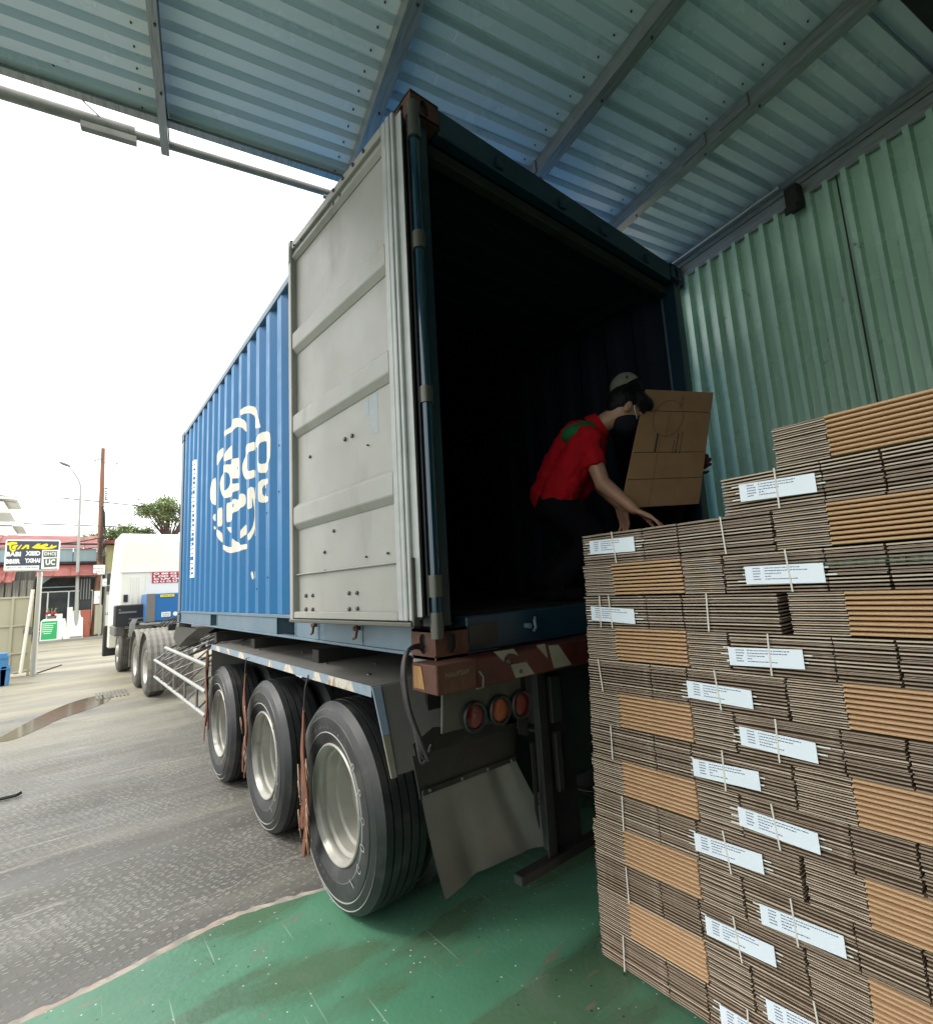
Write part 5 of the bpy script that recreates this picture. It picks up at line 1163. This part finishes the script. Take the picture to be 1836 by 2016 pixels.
P2 = dict(hipR=(2.14, .12, 2.16), hipL=(2.17, .38, 2.16), shR=(2.00, .03, 2.60), shL=(2.02, .38, 2.62), neck=(1.90, .19, 2.715), nohair=1, head=(1.765, .15, 2.795), face=(-.72, .50, -.42), up=(-.34, .22, .9),
          elL=(2.02, .34, 2.36), wrL=(1.90, .10, 2.36), elR=(1.95, -.03, 2.34), wrR=(1.73, -.235, 2.19), hdR=(.02, -1, .25), pnR=(-1, -.1, 0), curlR=.85, hdL=(-.6, -.5, 0), pnL=(.3, .5, 0), curlL=.3,
          knR=(1.98, .10, 1.84), knL=(2.0, .40, 1.84), ankR=(2.13, .14, 1.54), ankL=(2.15, .42, 1.54), belly=(0, 0, 0))
root, shirt, HM, hc, V = person('person in dark clothes and khaki cap with red gloves, standing behind the upright carton', P2, M['trousers'], gloves='glove')
# khaki cap of the second worker
c = MB(); KM = frame(HM @ Vector((0, 1, -.05)), HM @ Vector((0, .05, 1))); kc = hc + HM @ Vector((0, -.012, .062))
c.ell(kc, .090, .100, .080, KM, nu=28, nv=10, v0=0, v1=.5); ring(c, kc - KM @ Vector((0, 0, .012)), KM, .092, .102, .026, 1.02)
vs = []
for i in range(17):
    a = R(10 + 160 * i / 16)
    for k, e in enumerate((0, 1)): vs.append(kc + KM @ Vector(((.090 + .010 * e) * math.cos(a), (.100 + .085 * e) * math.sin(a), -.008 - .034 * e * math.sin(a))))
c.add(vs, [(2 * i, 2 * i + 1, 2 * i + 3, 2 * i + 2) for i in range(16)]); c.add([v + KM @ Vector((0, 0, -.004)) for v in vs], [(2 * i + 2, 2 * i + 3, 2 * i + 1, 2 * i) for i in range(16)])
hat = c.build('cap', M['cap'], root, smooth=40, fixn=False)
c = MB(); c.ell(kc + KM @ Vector((-.088, .0, .022)), .005, .010, .012, KM); c.build('cap_badge', M['ink'], hat)
# ------------------------------------------------------------------ upright flattened carton held by the workers
TL, TR, BR, BL = Vector((1.41, -.195, 2.63)), Vector((1.90, -.355, 2.655)), Vector((1.53, -.360, 1.940)), Vector((1.04, -.200, 1.915))
fc = thing('flat_carton', 'large upright sheet of flattened brown carton with printing, held beside the bending worker', 'carton', tuple(BL.lerp(BR, .5)))
nn = (TR - TL).cross(BL - TL).normalized()
if nn.dot(CC - TL) < 0: nn = -nn
def FP(u, v, d=0.0): return (BL.lerp(BR, u)).lerp(TL.lerp(TR, u), v) + nn * d
def quad(mb, u0, u1, v0, v1, d0, d1, mi=0): mb.hexa([FP(u0, v0, d0), FP(u1, v0, d0), FP(u1, v1, d0), FP(u0, v1, d0)], [FP(u0, v0, d1), FP(u1, v0, d1), FP(u1, v1, d1), FP(u0, v1, d1)], mi)
for a, b in ((0, .215), (.22, .435), (.44, .80), (.805, 1.0)):
    mb = MB(); quad(mb, 0, 1, a, b, -.006, 0); mb.build('carton_panel', M['board'], fc, bevel=.001)
mb = MB(); quad(mb, .01, .99, .005, .995, -.016, -.008); mb.build('back_sheet', M['board'], fc)
def line(mb, pts, wd):
    for (u0, v0), (u1, v1) in zip(pts, pts[1:]):
        a = FP(u0, v0, .0012); b = FP(u1, v1, .0012); s_ = (b - a).cross(nn).normalized() * wd; mb.add([a - s_, a + s_, b + s_, b - s_], [(0, 1, 2, 3)])
mb = MB(); line(mb, [(.39 + .21 * math.cos(a * .262), .74 + .165 * math.sin(a * .262)) for a in range(-3, 25)], .0016); line(mb, [(.33, .57), (.33, .0)], .0010); line(mb, [(.40, .80), (.40, .56)], .001)
for (u, v, w_, h_) in ((.55, .84, .012, .11), (.52, .83, .008, .09), (.62, .42, .010, .19), (.56, .43, .016, .16), (.52, .43, .012, .11)):
    q = v
    while q < v + h_:
        e = rnd.uniform(.006, .018); quad(mb, u, u + w_, q, q + e, .0010, .0014); q += e + .004
mb.build('print_marks', M['ink'], fc)
mb = MB(); quad(mb, .272, .298, .44, .60, .0010, .0016); mb.build('print_marks', M['ink'], fc)

# ------------------------------------------------------------------ loose things on the ground
t = MB(); t.tube([(-.02 + .0, -.62, .012), (-.0, -.45, .014), (.06, -.30, .013), (.17, -.20, .012)], .0035, 6)
o = t.build('loose_cable', M['hose'], smooth=50); tag(o, 'thin dark curved cable lying on the green floor in the foreground', 'cable')
a = survey(0, 2005, 2, gz(4)); b = survey(52, 1990, 2, gz(4)); t = MB(); t.tube([(a.x - .1, a.y, gz(4) + .02), (b.x - .03, b.y - .03, gz(4) + .02), (b.x, b.y, gz(4) + .025)], .014, 5)
o = t.build('black_strip', M['rubber']); tag(o, 'short black rubber strip lying on the yard at the left edge', 'strip')
g0 = survey(240, 1745, 2, -.045); dg_ = thing('drain_grate', 'small steel drain grate set in the concrete near the truck tractor', 'grate', (g0.x, g0.y, -.045))
for i in range(9):
    t = MB(); t.box(g0.x + .0 + .055 * i, g0.x + .022 + .055 * i, g0.y - .3, g0.y + .5, -.042, -.030); t.build('bar', M['fender'], dg_)

# ------------------------------------------------------------------ across the yard: gate, sign, bins
GY = 15.2; GZ = -.045
def at(px, py, y): return survey(px, py, 1, y)
def zb(x, y, Y=GY): return survey(x / 2.9654, 1080 + y / 2.9654, 1, Y)
gt = thing('sheet_metal_gate', 'beige sheet metal gate leaf standing open at the left of the yard', 'gate', (-2.2, GY, GZ))
gl = zb(0, 1230).x - .6; gr = zb(243, 1235).x; gtop = zb(100, 1232).z
xs_ = [gl, zb(95, 1300).x, gr]; zs_ = [.06, zb(100, 1645).z, zb(100, 1440).z, gtop]
for i in range(2):
    for j in range(3):
        t = MB(); t.box(xs_[i] + .03, xs_[i + 1] - .03, GY + .01, GY + .02, zs_[j] + .02, zs_[j + 1] - .02); t.build('panel', M['beige'], gt)
t = MB()
for x in xs_: t.box(x - .028, x + .028, GY - .03, GY + .03, GZ, gtop + .03)
for z in zs_: t.box(gl, gr, GY - .031, GY + .029, z - .022, z + .022)
t.build('gate_frame', M['beige'], gt, bevel=.005)
t = MB(); p0 = zb(245, 1170, GY - .1); p1 = zb(150, 1790, GY - .3); t.tube([p0, p1], .035, 8); t.build('brace_pipe', M['cream'], gt, smooth=40)
t = MB(); q = zb(210, 1475, GY - .04); t.lathe([(0, -.02), (.09, -.02), (.1, 0)], q, 'y', 16); t.build('round_lock', M['tgrey'], gt, smooth=40)
t = MB(); q = zb(275, 1400); t.box(q.x - .05, q.x + .05, GY - .06, GY + .06, GZ, 2.5); o = t.build('gate_post', M['cream'], bevel=.01); tag(o, 'pale square gate post under the dark shop sign', 'post')
t = MB(); q2 = zb(258, 1400, GY - .2); t.tube([(q2.x, GY - .2, GZ), (q2.x + .02, GY - .2, 2.2)], .03, 8); t.tube([zb(100, 1790), zb(270, 1755)], .04, 6); o = t.build('leaning_pole', M['beige'], smooth=40); tag(o, 'thin beige pipe leaning on the gate post with a bar on the ground', 'pole')
t = MB(); q = zb(275, 1745); t.tube([(q.x, GY, -.02), zb(460, 1728, GY)], .018, 6); o = t.build('ground_rail', M['rust']); tag(o, 'rusty rail lying on the ground beside the gate', 'rail')
# sign
SY = 14.6; a = zb(42, 812, SY); b = zb(450, 800, SY); c = zb(42, 1035, SY)
x0, x1, z1, z0 = a.x, b.x, (a.z + b.z) / 2 + .02, c.z
sg = thing('shop_sign', 'dark blue sign with yellow script and white letters above the gate', 'sign', ((x0 + x1) / 2, SY, z0))
t = MB(); t.box(x0, x1, SY, SY + .08, z0, z1); t.build('sign_frame', M['signwhite'], sg, bevel=.03)
t = MB(); t.box(x0 + .03, x1 - .03, SY - .006, SY - .001, z0 + .03, z1 - .03); sb = t.build('sign_board', M['signdark'], sg)
sw, shh = x1 - x0, z1 - z0
def SP(u, v, d=.0075): return (x0 + sw * u, SY - d, z1 - shh * v)
def srect(t, u0, u1, v0, v1, d=.0075): t.add([SP(u0, v1, d), SP(u1, v1, d), SP(u1, v0, d), SP(u0, v0, d)], [(0, 1, 2, 3)])
def spx(x, y): return ((x - 165) / 1480, (y - 150) / 830 - (x - 165) / 1480 * -.04)
t = MB()
for poly in ([(200, 240), (330, 205), (460, 215), (475, 262), (440, 268), (330, 285), (312, 345), (330, 400), (380, 420), (435, 400), (445, 420), (400, 465), (330, 462), (280, 400), (262, 300), (205, 285)],
             [(335, 350), (370, 300), (470, 285), (510, 285), (450, 350), (430, 405), (380, 400), (345, 385)], [(455, 410), (570, 275), (605, 272), (520, 400)], [(570, 395), (690, 272), (790, 275), (790, 380), (725, 390), (730, 320), (640, 390)],
             [(855, 345), (1010, 235), (1100, 235), (1050, 290), (1250, 225), (1300, 245), (1300, 290), (1180, 320), (1340, 330), (1400, 250), (1430, 255), (1420, 300), (1545, 270), (1540, 310), (1440, 355), (1240, 385), (1130, 375), (960, 372)]):
    q = [spx(x, y) for x, y in poly]; vs, fs = curve_fill([[(u, v) for u, v in q]]); t.add([SP(v.x, v.y) for v in vs], fs)
t.build('yellow_script', M['yellow'], sb)
t = MB(); ux, uz = (1, 0, 0), (0, 0, 1)
for s_, u, v, wd in (('BABI', .155, .46, .26), ('XIIIID', .50, .44, .27), ('BBIIR', .155, .69, .26), ('YXIHAI', .50, .67, .28)): add_text(t, s_, SP(u, v), ux, uz, wd * sw, .15 * shh, bold=.05)
srect(t, .03, .63, .83, .965); srect(t, .665, .975, .33, .945)
t.build('white_letters', M['signwhite'], sb)
t = MB(); add_text(t, 'JECCC ES I CEE EAD', SP(.33, .895, .0085), ux, uz, .56 * sw, .06 * shh, bold=.02); srect(t, .69, .95, .37, .57, .0085)
t.add([SP(.70, .62, .0085), SP(.95, .60, .0085), SP(.95, .88, .0085), SP(.72, .90, .0085)], [(0, 3, 2, 1)]); t.build('dark_letters', M['signgrey'], sb)
t = MB(); add_text(t, 'DHOJ', SP(.82, .47, .0095), ux, uz, .22 * sw, .15 * shh, bold=.02); add_text(t, 'UC', SP(.83, .73, .0095), ux, uz, .18 * sw, .19 * shh, bold=.04); t.build('white_letters', M['signwhite'], sb)
t = MB(); t.box(x1 - .40, x1 - .34, SY + .081, SY + .13, GZ, z1 - .1); t.build('sign_post', M['galv'], sg)
for k, (px_, py_, wd, ht, lb) in enumerate(((-2, 1790, .26, .70, 'tall blue plastic bin with rounded top, at the left edge of the photo'), (38, 1800, .16, .42, 'small blue plastic bin in front of the gate'))):
    q = zb(px_, py_, 13.6); t = thing('plastic_bin', lb, 'bin', (q.x, 13.6, GZ), group='blue bins by the gate'); m_ = MB()
    m_.prism([(-wd * .42, 0), (wd * .42, 0), (wd * .5, ht * .85), (wd * .38, ht), (-wd * .38, ht), (-wd * .5, ht * .85)], 'y', -.15, .15); m_.v = [(x + q.x, y + 13.6, z + GZ) for x, y, z in m_.v]; bd = m_.build('bin_body', M['binblue'], t, bevel=.01)
    m_ = MB(); m_.box(q.x - wd * .53, q.x + wd * .53, 13.43, 13.77, GZ + ht * .84, GZ + ht * .88); m_.build('rim', M['binblue'], t)

# ------------------------------------------------------------------ street behind
BY = 31.0; PZ = .06
def q31(x, y, Y=BY): p = zb(x, y, Y); return p.x, p.z
# red roofed shop
sp = thing('red_roof_shop', 'low shop with red sheet awning and dark glass front behind the sign', 'building', (-2, BY, PZ))
xl = -9.0; xr = q31(722, 900)[0]
t = MB(); t.box(xl, xr, BY + .2, BY + 6, PZ, 4.4); t.build('back_wall', M['oldsheet'], sp)
zA = q31(600, 960)[1]; zB_ = q31(600, 866)[1]; zT_ = q31(600, 795)[1]
for i in range(9):
    w_ = (xr - xl) / 9; t = MB(); t.box(xl + i * w_, xl + (i + 1) * w_ - .03, BY, BY + .15, zA, zB_); t.build('blue_panel', M['skyblue'], sp)
def ribroof(name, x0, x1, ya, za, yb, zb_, n, m_):
    t = MB(); 
    for i in range(n):
        a = x0 + (x1 - x0) * i / n; b = x0 + (x1 - x0) * (i + .82) / n; c_ = x0 + (x1 - x0) * (i + 1) / n
        t.add([(a, ya, za), (b, ya, za), (b, yb, zb_), (a, yb, zb_)], [(0, 1, 2, 3)]); t.add([(b, ya, za + .04), (c_, ya, za + .04), (c_, yb, zb_ + .04), (b, yb, zb_ + .04)], [(0, 1, 2, 3)])
    o = t.build(name, m_, sp); s_ = o.modifiers.new('s', 'SOLIDIFY'); s_.thickness = .04; return o
ribroof('upper_roof', xl, xr + .1, BY - .1, zB_, BY + 3, zT_ + .45, 40, M['rooftile'])
t = MB(); t.box(xl, xr, BY - .2, BY - .12, zB_ + .18, zB_ + .26); t.box(xl, xr, BY - .25, BY - .02, zA - .14, zA - .02); t.build('gutter', M['dark'], sp)
zC = q31(400, 1085)[1]; xi = q31(300, 1000)[0]; xj = q31(125, 1100)[0]
o = ribroof('awning', xi - .1, xr, BY - 1.5, zC, BY - .03, zA - .16, 26, M['rooftile']); o = ribroof('awning', xl, xj, BY - 1.5, zC - .2, BY - .03, zA - .16, 16, M['rooftile'])
t = MB()
for i in range(26): x = xl + i * .26; t.box(x, x + .2, BY - .7, BY - .64, .5, zC - .1) if x < xi - .2 else None
t.build('corrugated_screen', M['oldsheet'], sp)
t = MB(); t.box(xi - .15, xr, BY + .10, BY + .19, PZ, zC); t.build('shop_recess', M['dark'], sp)
fx = [q31(v, 1300)[0] for v in (350, 505)]; zt2 = q31(400, 1190)[1]
for x0_, x1_ in ((xi + .05, fx[0]), (fx[0], fx[1]), (fx[1], xr - .1)):
    t = MB(); t.box(x0_ + .03, x1_ - .03, BY + .05, BY + .08, PZ, zt2); gw_ = t.build('window', M['darkglass'], sp)
    t = MB(); t.box(x0_, x0_ + .03, BY, BY + .09, PZ, zt2 + .04); t.box(x1_ - .03, x1_, BY, BY + .09, PZ, zt2 + .04); t.box(x0_ + .03, x1_ - .03, BY, BY + .09, zt2 + .001, zt2 + .05); t.box(x0_ + .03, x1_ - .03, BY, BY + .09, .45, .49); t.build('window_frame', M['signwhite'], gw_)
t = MB(); t.box(xi, q31(560, 1150)[0], BY - .3, BY - .2, zt2 + .22, zt2 + .27); t.add([(xi, BY - .4, zt2 + .3), (xi + .55, BY - .4, zC + .1), (xi, BY - .4, zC + .1)], [(0, 1, 2)]); t.build('lintel', M['skyblue'], sp)
# window with bars to the right of lamp post
a = q31(595, 1090); b = q31(670, 1240); t = MB(); t.box(a[0], b[0], BY - .02, BY + .04, b[1], a[1]); wb = t.build('window', M['darkglass'], sp)
for i in range(4): x = a[0] + (b[0] - a[0]) * (i + .5) / 4; t = MB(); t.box(x - .015, x + .015, BY - .06, BY - .03, b[1], a[1]); t.build('bar', M['galv'], wb)
# olive building with white door
x0o, x1o = q31(780, 1000)[0], 9.0
ob = thing('olive_building', 'olive sheet clad building with a white metal door, behind the truck cab', 'building', (2, BY, PZ))
t = MB(); t.box(x0o, x1o, BY - .1, BY + 6, PZ, q31(800, 840)[1]); t.build('wall', M['olive'], ob)
t = MB()
for i in range(40): x = x0o + .05 + i * .22; t.box(x, x + .03, BY - .125, BY - .101, 3.3, q31(800, 840)[1] - .05)
t.build('cladding_ribs', M['olive'], ob)
t = MB(); t.box(x0o - .1, x1o, BY - .6, BY + 6, q31(800, 835)[1], q31(800, 812)[1]); t.build('roof', M['rooftile'], ob)
da, db = q31(785, 1040), q31(858, 1490); t = MB(); t.box(da[0], db[0], BY - .15, BY - .11, PZ, da[1]); dr = t.build('door', M['galv'], ob)
t = MB(); t.box(da[0] + .06, db[0] - .06, BY - .165, BY - .151, q31(800, 1135)[1], da[1] - .08); t.box(da[0] + .06, db[0] - .06, BY - .165, BY - .151, q31(800, 1185)[1], q31(800, 1145)[1]); t.build('door_glass', M['darkglass'], dr)
t = MB(); t.box(da[0] + .06, db[0] - .06, BY - .16, BY - .151, 1.2, 2.1); t.box(da[0] + .06, db[0] - .06, BY - .16, BY - .151, .2, 1.05); t.box(da[0] + .08, da[0] + .12, BY - .2, BY - .161, 1.1, 1.2); t.build('door_panel', M['signwhite'], dr)
# white building at upper left
wbld = thing('white_apartment_block', 'white building with projecting flat balconies, cut by the left edge of the photo', 'building', (-8, 40, PZ))
def q40(x, y): p = zb(x, y, 40); return p.x, p.z
t = MB(); t.box(-16, q40(60, 500)[0] - .6, 40.5, 50, PZ, 9.6); t.build('wall', M['white'], wbld)
for (xe, ze, hgt) in ((140, 525, .1), (92, 622, .7), (180, 718, .1), (150, 800, .75)):
    x, z = q40(xe, ze); t = MB(); t.prism([(-16, z), (x, z), (x - .35, z + hgt), (-16, z + hgt)], 'y', 38.8, 43); t.build('balcony', M['white'], wbld)
for (xe, ze) in ((140, 512), (130, 545)):
    x, z = q40(xe, ze); t = MB(); t.tube([(-12, 38.8, z + .9), (x, 38.8, z + .0)], .03, 6); t.build('railing', M['tgrey'], wbld)
# street lamp
lx = q31(560, 1525)[0]; p = [q31(560, 1525), q31(575, 1000), q31(592, 520), q31(594, 430), q31(580, 385), q31(545, 330), q31(510, 295)]
lm = thing('street_lamp', 'tall grey street lamp with one curved arm in front of the shops', 'street lamp', (lx, 29.9, PZ))
t = MB(); t.tube([(x, 29.9, max(z, PZ)) for x, z in p], 1, 10, rs=[.10, .075, .05, .045, .04, .035, .03]); t.build('pole', M['galv'], lm, smooth=40)
t = MB(); x, z = q31(482, 275); t.ell((x, 29.9, z), .26, .1, .07, Matrix.Rotation(R(22), 3, 'Y')); t.build('lamp_head', M['tgrey'], lm, smooth=60)
t = MB(); t.box(lx - .25, lx + .25, 29.7, 30.1, PZ, PZ + .1); t.build('base_plinth', M['concrete'], lm, bevel=.02)
# utility pole
ux0, ux1 = q31(735, 1000)[0], q31(760, 145)
up_ = thing('utility_pole', 'leaning reddish wooden utility pole carrying wires and insulators', 'utility pole', (ux0, 30.3, PZ))
p = [(q31(690, 1500)[0], PZ), q31(735, 985), q31(745, 600), ux1]
t = MB(); t.tube([(x, 30.3, z) for x, z in p], 1, 10, rs=[.16, .13, .12, .09]); t.build('pole', M['woodpole'], up_, smooth=40)
t = MB(); t.tube([(*q31(680, 243)[:1], 30.2, q31(680, 243)[1]), (q31(755, 220)[0], 30.2, q31(755, 220)[1])], .03, 6); t.tube([(q31(755, 250)[0], 30.2, q31(755, 250)[1]), (q31(860, 258)[0], 30.2, q31(860, 258)[1])], .012, 6)
for a, b in (((885, 218), (862, 256)), ((862, 256), (828, 305)), ((828, 256), (868, 258)), ((715, 567), (775, 570))): t.tube([(q31(*a)[0], 30.2, q31(*a)[1]), (q31(*b)[0], 30.2, q31(*b)[1])], .022, 6)
t.build('cross_arm', M['tgrey'], up_)
for i, y_ in enumerate((440, 460, 478, 494, 508, 520, 540)):
    t = MB(); a = q31(770, y_); b = q31(798, y_ - 2); t.tube([(a[0], 30.2, a[1]), (b[0], 30.2, b[1])], 1, 6, rs=[.05, .02]); t.build('insulator', M['tgrey'], up_)
t = MB()
for k in range(5):
    a = q31(755 + 4 * k, 570 + 10 * k); b = q31(735 + 6 * k, 800 + 40 * k); c_ = q31(722 + 9 * k, 960 + 10 * k); t.tube([(a[0], 30.15, a[1]), ((a[0] + b[0]) / 2 + .05, 30.1, (a[1] + b[1]) / 2), (b[0], 30.12, b[1]), (c_[0], 30.12, c_[1])], .016, 5)
for k in range(8): a = q31(722 + (k * 13) % 40, 800 + 22 * k); t.tube([(a[0] - .12, 30.12, a[1]), (a[0], 30.05, a[1] - .06), (a[0] + .15, 30.12, a[1] + .03)], .018, 5)
t.build('cable_tangle', M['dark'], up_)
for pts in (((180, 695), (450, 702), (735, 712), (860, 716)), ((440, 507), (735, 535), (1080, 572)), ((455, 838), (590, 826), (730, 800))):
    t = MB(); t.tube([(q31(*q_)[0], 30.25, q31(*q_)[1]) for q_ in pts], .028, 5)
    o = t.build('overhead_wire', M['dark']); tag(o, 'thin overhead wire strung from the utility pole ' + ('just above the shop roof' if pts[0][0] == 180 else 'high across the white sky' if pts[0][0] == 440 else 'along the shop eaves'), 'wire', 'overhead wires in the street')
a, b = q31(686, 1000), q31(766, 1068); ws = thing('notice_board', 'small white notice board on a thin post before the utility pole', 'sign', ((a[0] + b[0]) / 2, 29.7, PZ))
t = MB(); t.box(a[0], b[0], 29.7, 29.74, b[1], a[1]); bd = t.build('board', M['signwhite'], ws, bevel=.01); t = MB(); t.box(q31(740, 1200)[0] - .03, q31(740, 1200)[0] + .03, 29.75, 29.8, PZ, b[1]); t.build('post', M['galv'], ws)
t = MB(); 
for k, s_ in enumerate(('AOACN', 'HU', 'MOUOOU')): add_text(t, s_, ((a[0] + b[0]) / 2 - .04 + .04 * k, 29.695, a[1] - .18 - .16 * k), (1, 0, 0), (0, 0, 1), .42 - .2 * (k == 1), .08)
t.build('lettering', M['ink'], bd)
for k, (xa, ya, xb_, yb_, m_, lb, nm, ct_) in enumerate(((700, 1180, 742, 1275, 'signwhite', 'white meter box fixed beneath the notice board', 'meter_box', 'box'), (706, 1285, 750, 1500, 'beige', 'tall beige cabinet between pole and white door', 'cabinet', 'cabinet'), (598, 1322, 664, 1522, 'orangered', 'faded red upright cabinet beside the street lamp', 'cabinet', 'cabinet'), (748, 1090, 790, 1145, 'signwhite', 'white box mounted left of the dark door glass', 'meter_box', 'box'))):
    a, b = q31(xa, ya, 29.9), q31(xb_, yb_, 29.9); bot = max(PZ, b[1]); o = thing(nm, lb, ct_, ((a[0] + b[0]) / 2, 29.9, bot)); t = MB(); t.box(a[0], b[0], 29.9, 30.15, bot, a[1]); t.build('body', M[m_], o, bevel=.015)
    t = MB(); t.box(a[0] + .03, b[0] - .03, 29.885, 29.899, bot + .05, a[1] - (.05 if nm == 'cabinet' else .2)); t.build('front_panel', M[m_], o)
    t = MB(); t.tube([(b[0] - .07, 29.88, (bot + a[1]) / 2), (b[0] - .07, 29.86, (bot + a[1]) / 2)], .02, 6); t.build('knob', M['dark'], o)
a, b = q31(302, 1392, 29.6), q31(428, 1535, 29.6); gs = thing('green_menu_board', 'green menu board box with white lines on the pavement', 'board', ((a[0] + b[0]) / 2, 29.6, PZ))
t = MB(); t.prism([(a[0], PZ), (b[0], PZ), (b[0], a[1] - .1), (b[0] - .1, a[1]), (a[0] + .1, a[1]), (a[0], a[1] - .1)], 'y', 29.6, 29.9); bx_ = t.build('box', M['signwhite'], gs)
t = MB(); t.box(a[0] + .05, b[0] - .05, 29.58, 29.599, PZ + .06, a[1] - .1); fr = t.build('green_face', M['greensign'], gs)
t = MB()
for k, (l0, l1) in enumerate(((.1, .85), (.1, .7), (.1, .72), (.1, .68), (.1, .66), (.2, .6))): z = a[1] - .22 - .09 * k; t.box(a[0] + (b[0] - a[0]) * l0, a[0] + (b[0] - a[0]) * l1, 29.572, 29.579, z - .015, z + .015)
t.build('white_lines', M['signwhite'], fr)
x, z = q31(380, 1380, 29.8); pt = thing('flower_pot', 'pot of red flowers on top of the green menu board', 'flower pot', (x, 29.8, a[1])); t = MB(); t.lathe([(.0, 0), (.12, 0), (.16, .12), (.15, .12), (.0, .1)], (x, 29.75, a[1]), 'z', 12); t.build('pot', M['tgrey'], pt)
for k in range(9): t = MB(); an = k * .7; t.ell((x + .16 * math.cos(an), 29.72 + .1 * math.sin(an), a[1] + .18 + .06 * (k % 3)), .06, .06, .05, nu=8, nv=5); t.build('flower', M['flower' if k % 3 else 'signwhite'], pt)
t = MB()
for k in range(8): an = k * .8; t.tube([(x, 29.75, a[1] + .1), (x + .2 * math.cos(an), 29.75 + .1 * math.sin(an), a[1] + .5)], .01, 4)
t.build('stems', M['leaf'], pt)
for k, (xa, ya, xb_, yb_, wd, lb) in enumerate(((440, 1350, 435, 1530, .12, 'white board leaning next to the green menu board'), (458, 1385, 492, 1530, .13, 'white plank leaning outward on the pavement'), (520, 1300, 516, 1500, .11, 'cream plank standing left of the street lamp'), (575, 1325, 572, 1500, .22, 'white poster board standing right of the street lamp'))):
    a, b = q31(xa, ya, 29.75), q31(xb_, yb_, 29.75); t = MB(); t.hexa([(a[0] - wd, 29.95, a[1]), (a[0] + wd, 29.95, a[1]), (b[0] + wd, 29.7, PZ), (b[0] - wd, 29.7, PZ)], [(a[0] - wd, 30.0, a[1]), (a[0] + wd, 30.0, a[1]), (b[0] + wd, 29.75, PZ), (b[0] - wd, 29.75, PZ)])
    o = t.build('leaning_board', M['cream' if k == 2 else 'signwhite'], bevel=.01); tag(o, lb, 'board', 'boards leaning outside the shop')

# trees
def tree(name, label, x, y, z0, zc, rx, rz_, nleaf, seed, n_cl=26):
    rr = random.Random(seed); tr_ = thing(name, label, 'tree', (x, y, PZ), group='trees behind the olive building'); t = MB()
    t.tube([(x, y, PZ), (x + .1, y, z0 * .6), (x - .05, y, z0), (x, y, zc)], 1, 8, rs=[.22, .18, .13, .07]); cl = []
    for i in range(n_cl):
        a = rr.uniform(0, 6.28); u = rr.random() ** .5; h = rr.uniform(-1, 1); c_ = Vector((x + rx * u * math.cos(a), y + rx * .6 * u * math.sin(a), zc + rz_ * h * math.sqrt(1 - u * u * .8))); cl.append(c_)
        t.tube([(x, y, z0 + rr.uniform(-.3, .5)), ((x + c_.x) / 2, (y + c_.y) / 2, (z0 + c_.z) / 2 + .2), c_], 1, 5, rs=[.07, .04, .012])
    t.build('trunk', M['bark'], tr_, smooth=60); vs = []; fs = []
    for i in range(nleaf):
        c_ = rr.choice(cl); r_ = rr.uniform(.25, .75); d = Vector((rr.gauss(0, 1), rr.gauss(0, 1), rr.gauss(0, .45))).normalized() * r_ * rr.random() ** .4; p_ = c_ + d
        s_ = rr.uniform(.05, .11); e = Euler((rr.uniform(-.9, .9), rr.uniform(-.9, .9), rr.uniform(0, 6.28))).to_matrix(); k = len(vs)
        vs += [p_ + e @ Vector(v) for v in ((-s_, 0, 0), (0, -s_ * .5, .01), (s_, 0, 0), (0, s_ * .5, .01))]; fs.append((k, k + 1, k + 2, k + 3))
    t = MB(); t.add(vs, fs); t.build('crown', M['leaf'], tr_, fixn=False)
tree('tree', 'larger spreading green tree rising behind the truck cab beside the container', 3.9, 37, 5.2, 7.6, 2.0, .9, 11000, 3, 34)
tree('tree', 'lower green tree just left of the larger one, over the roof', 1.6, 37, 4.8, 6.0, 1.3, .4, 6500, 5, 20)
tree('tree', 'small bluish green treetop behind the utility pole', -.3, 37, 4.6, 5.75, .45, .2, 900, 8, 6)

# pieces too small to pick apart, joined
for o in bpy.data.objects:
    if o.parent and o.name.split('.')[0] in ('tyre_lettering', 'print_lines', 'print_marks', 'paper_slips', 'wheel_nuts', 'frayed_cord', 'cable_tangle', 'stems', 'cladding_ribs', 'guard_brace', 'white_lines', 'bolts', 'crown', 'corrugated_screen', 'lettering', 'stencil', 'white_letters', 'dark_letters', 'painted_code_strip'):
        o['kind'] = 'stuff'
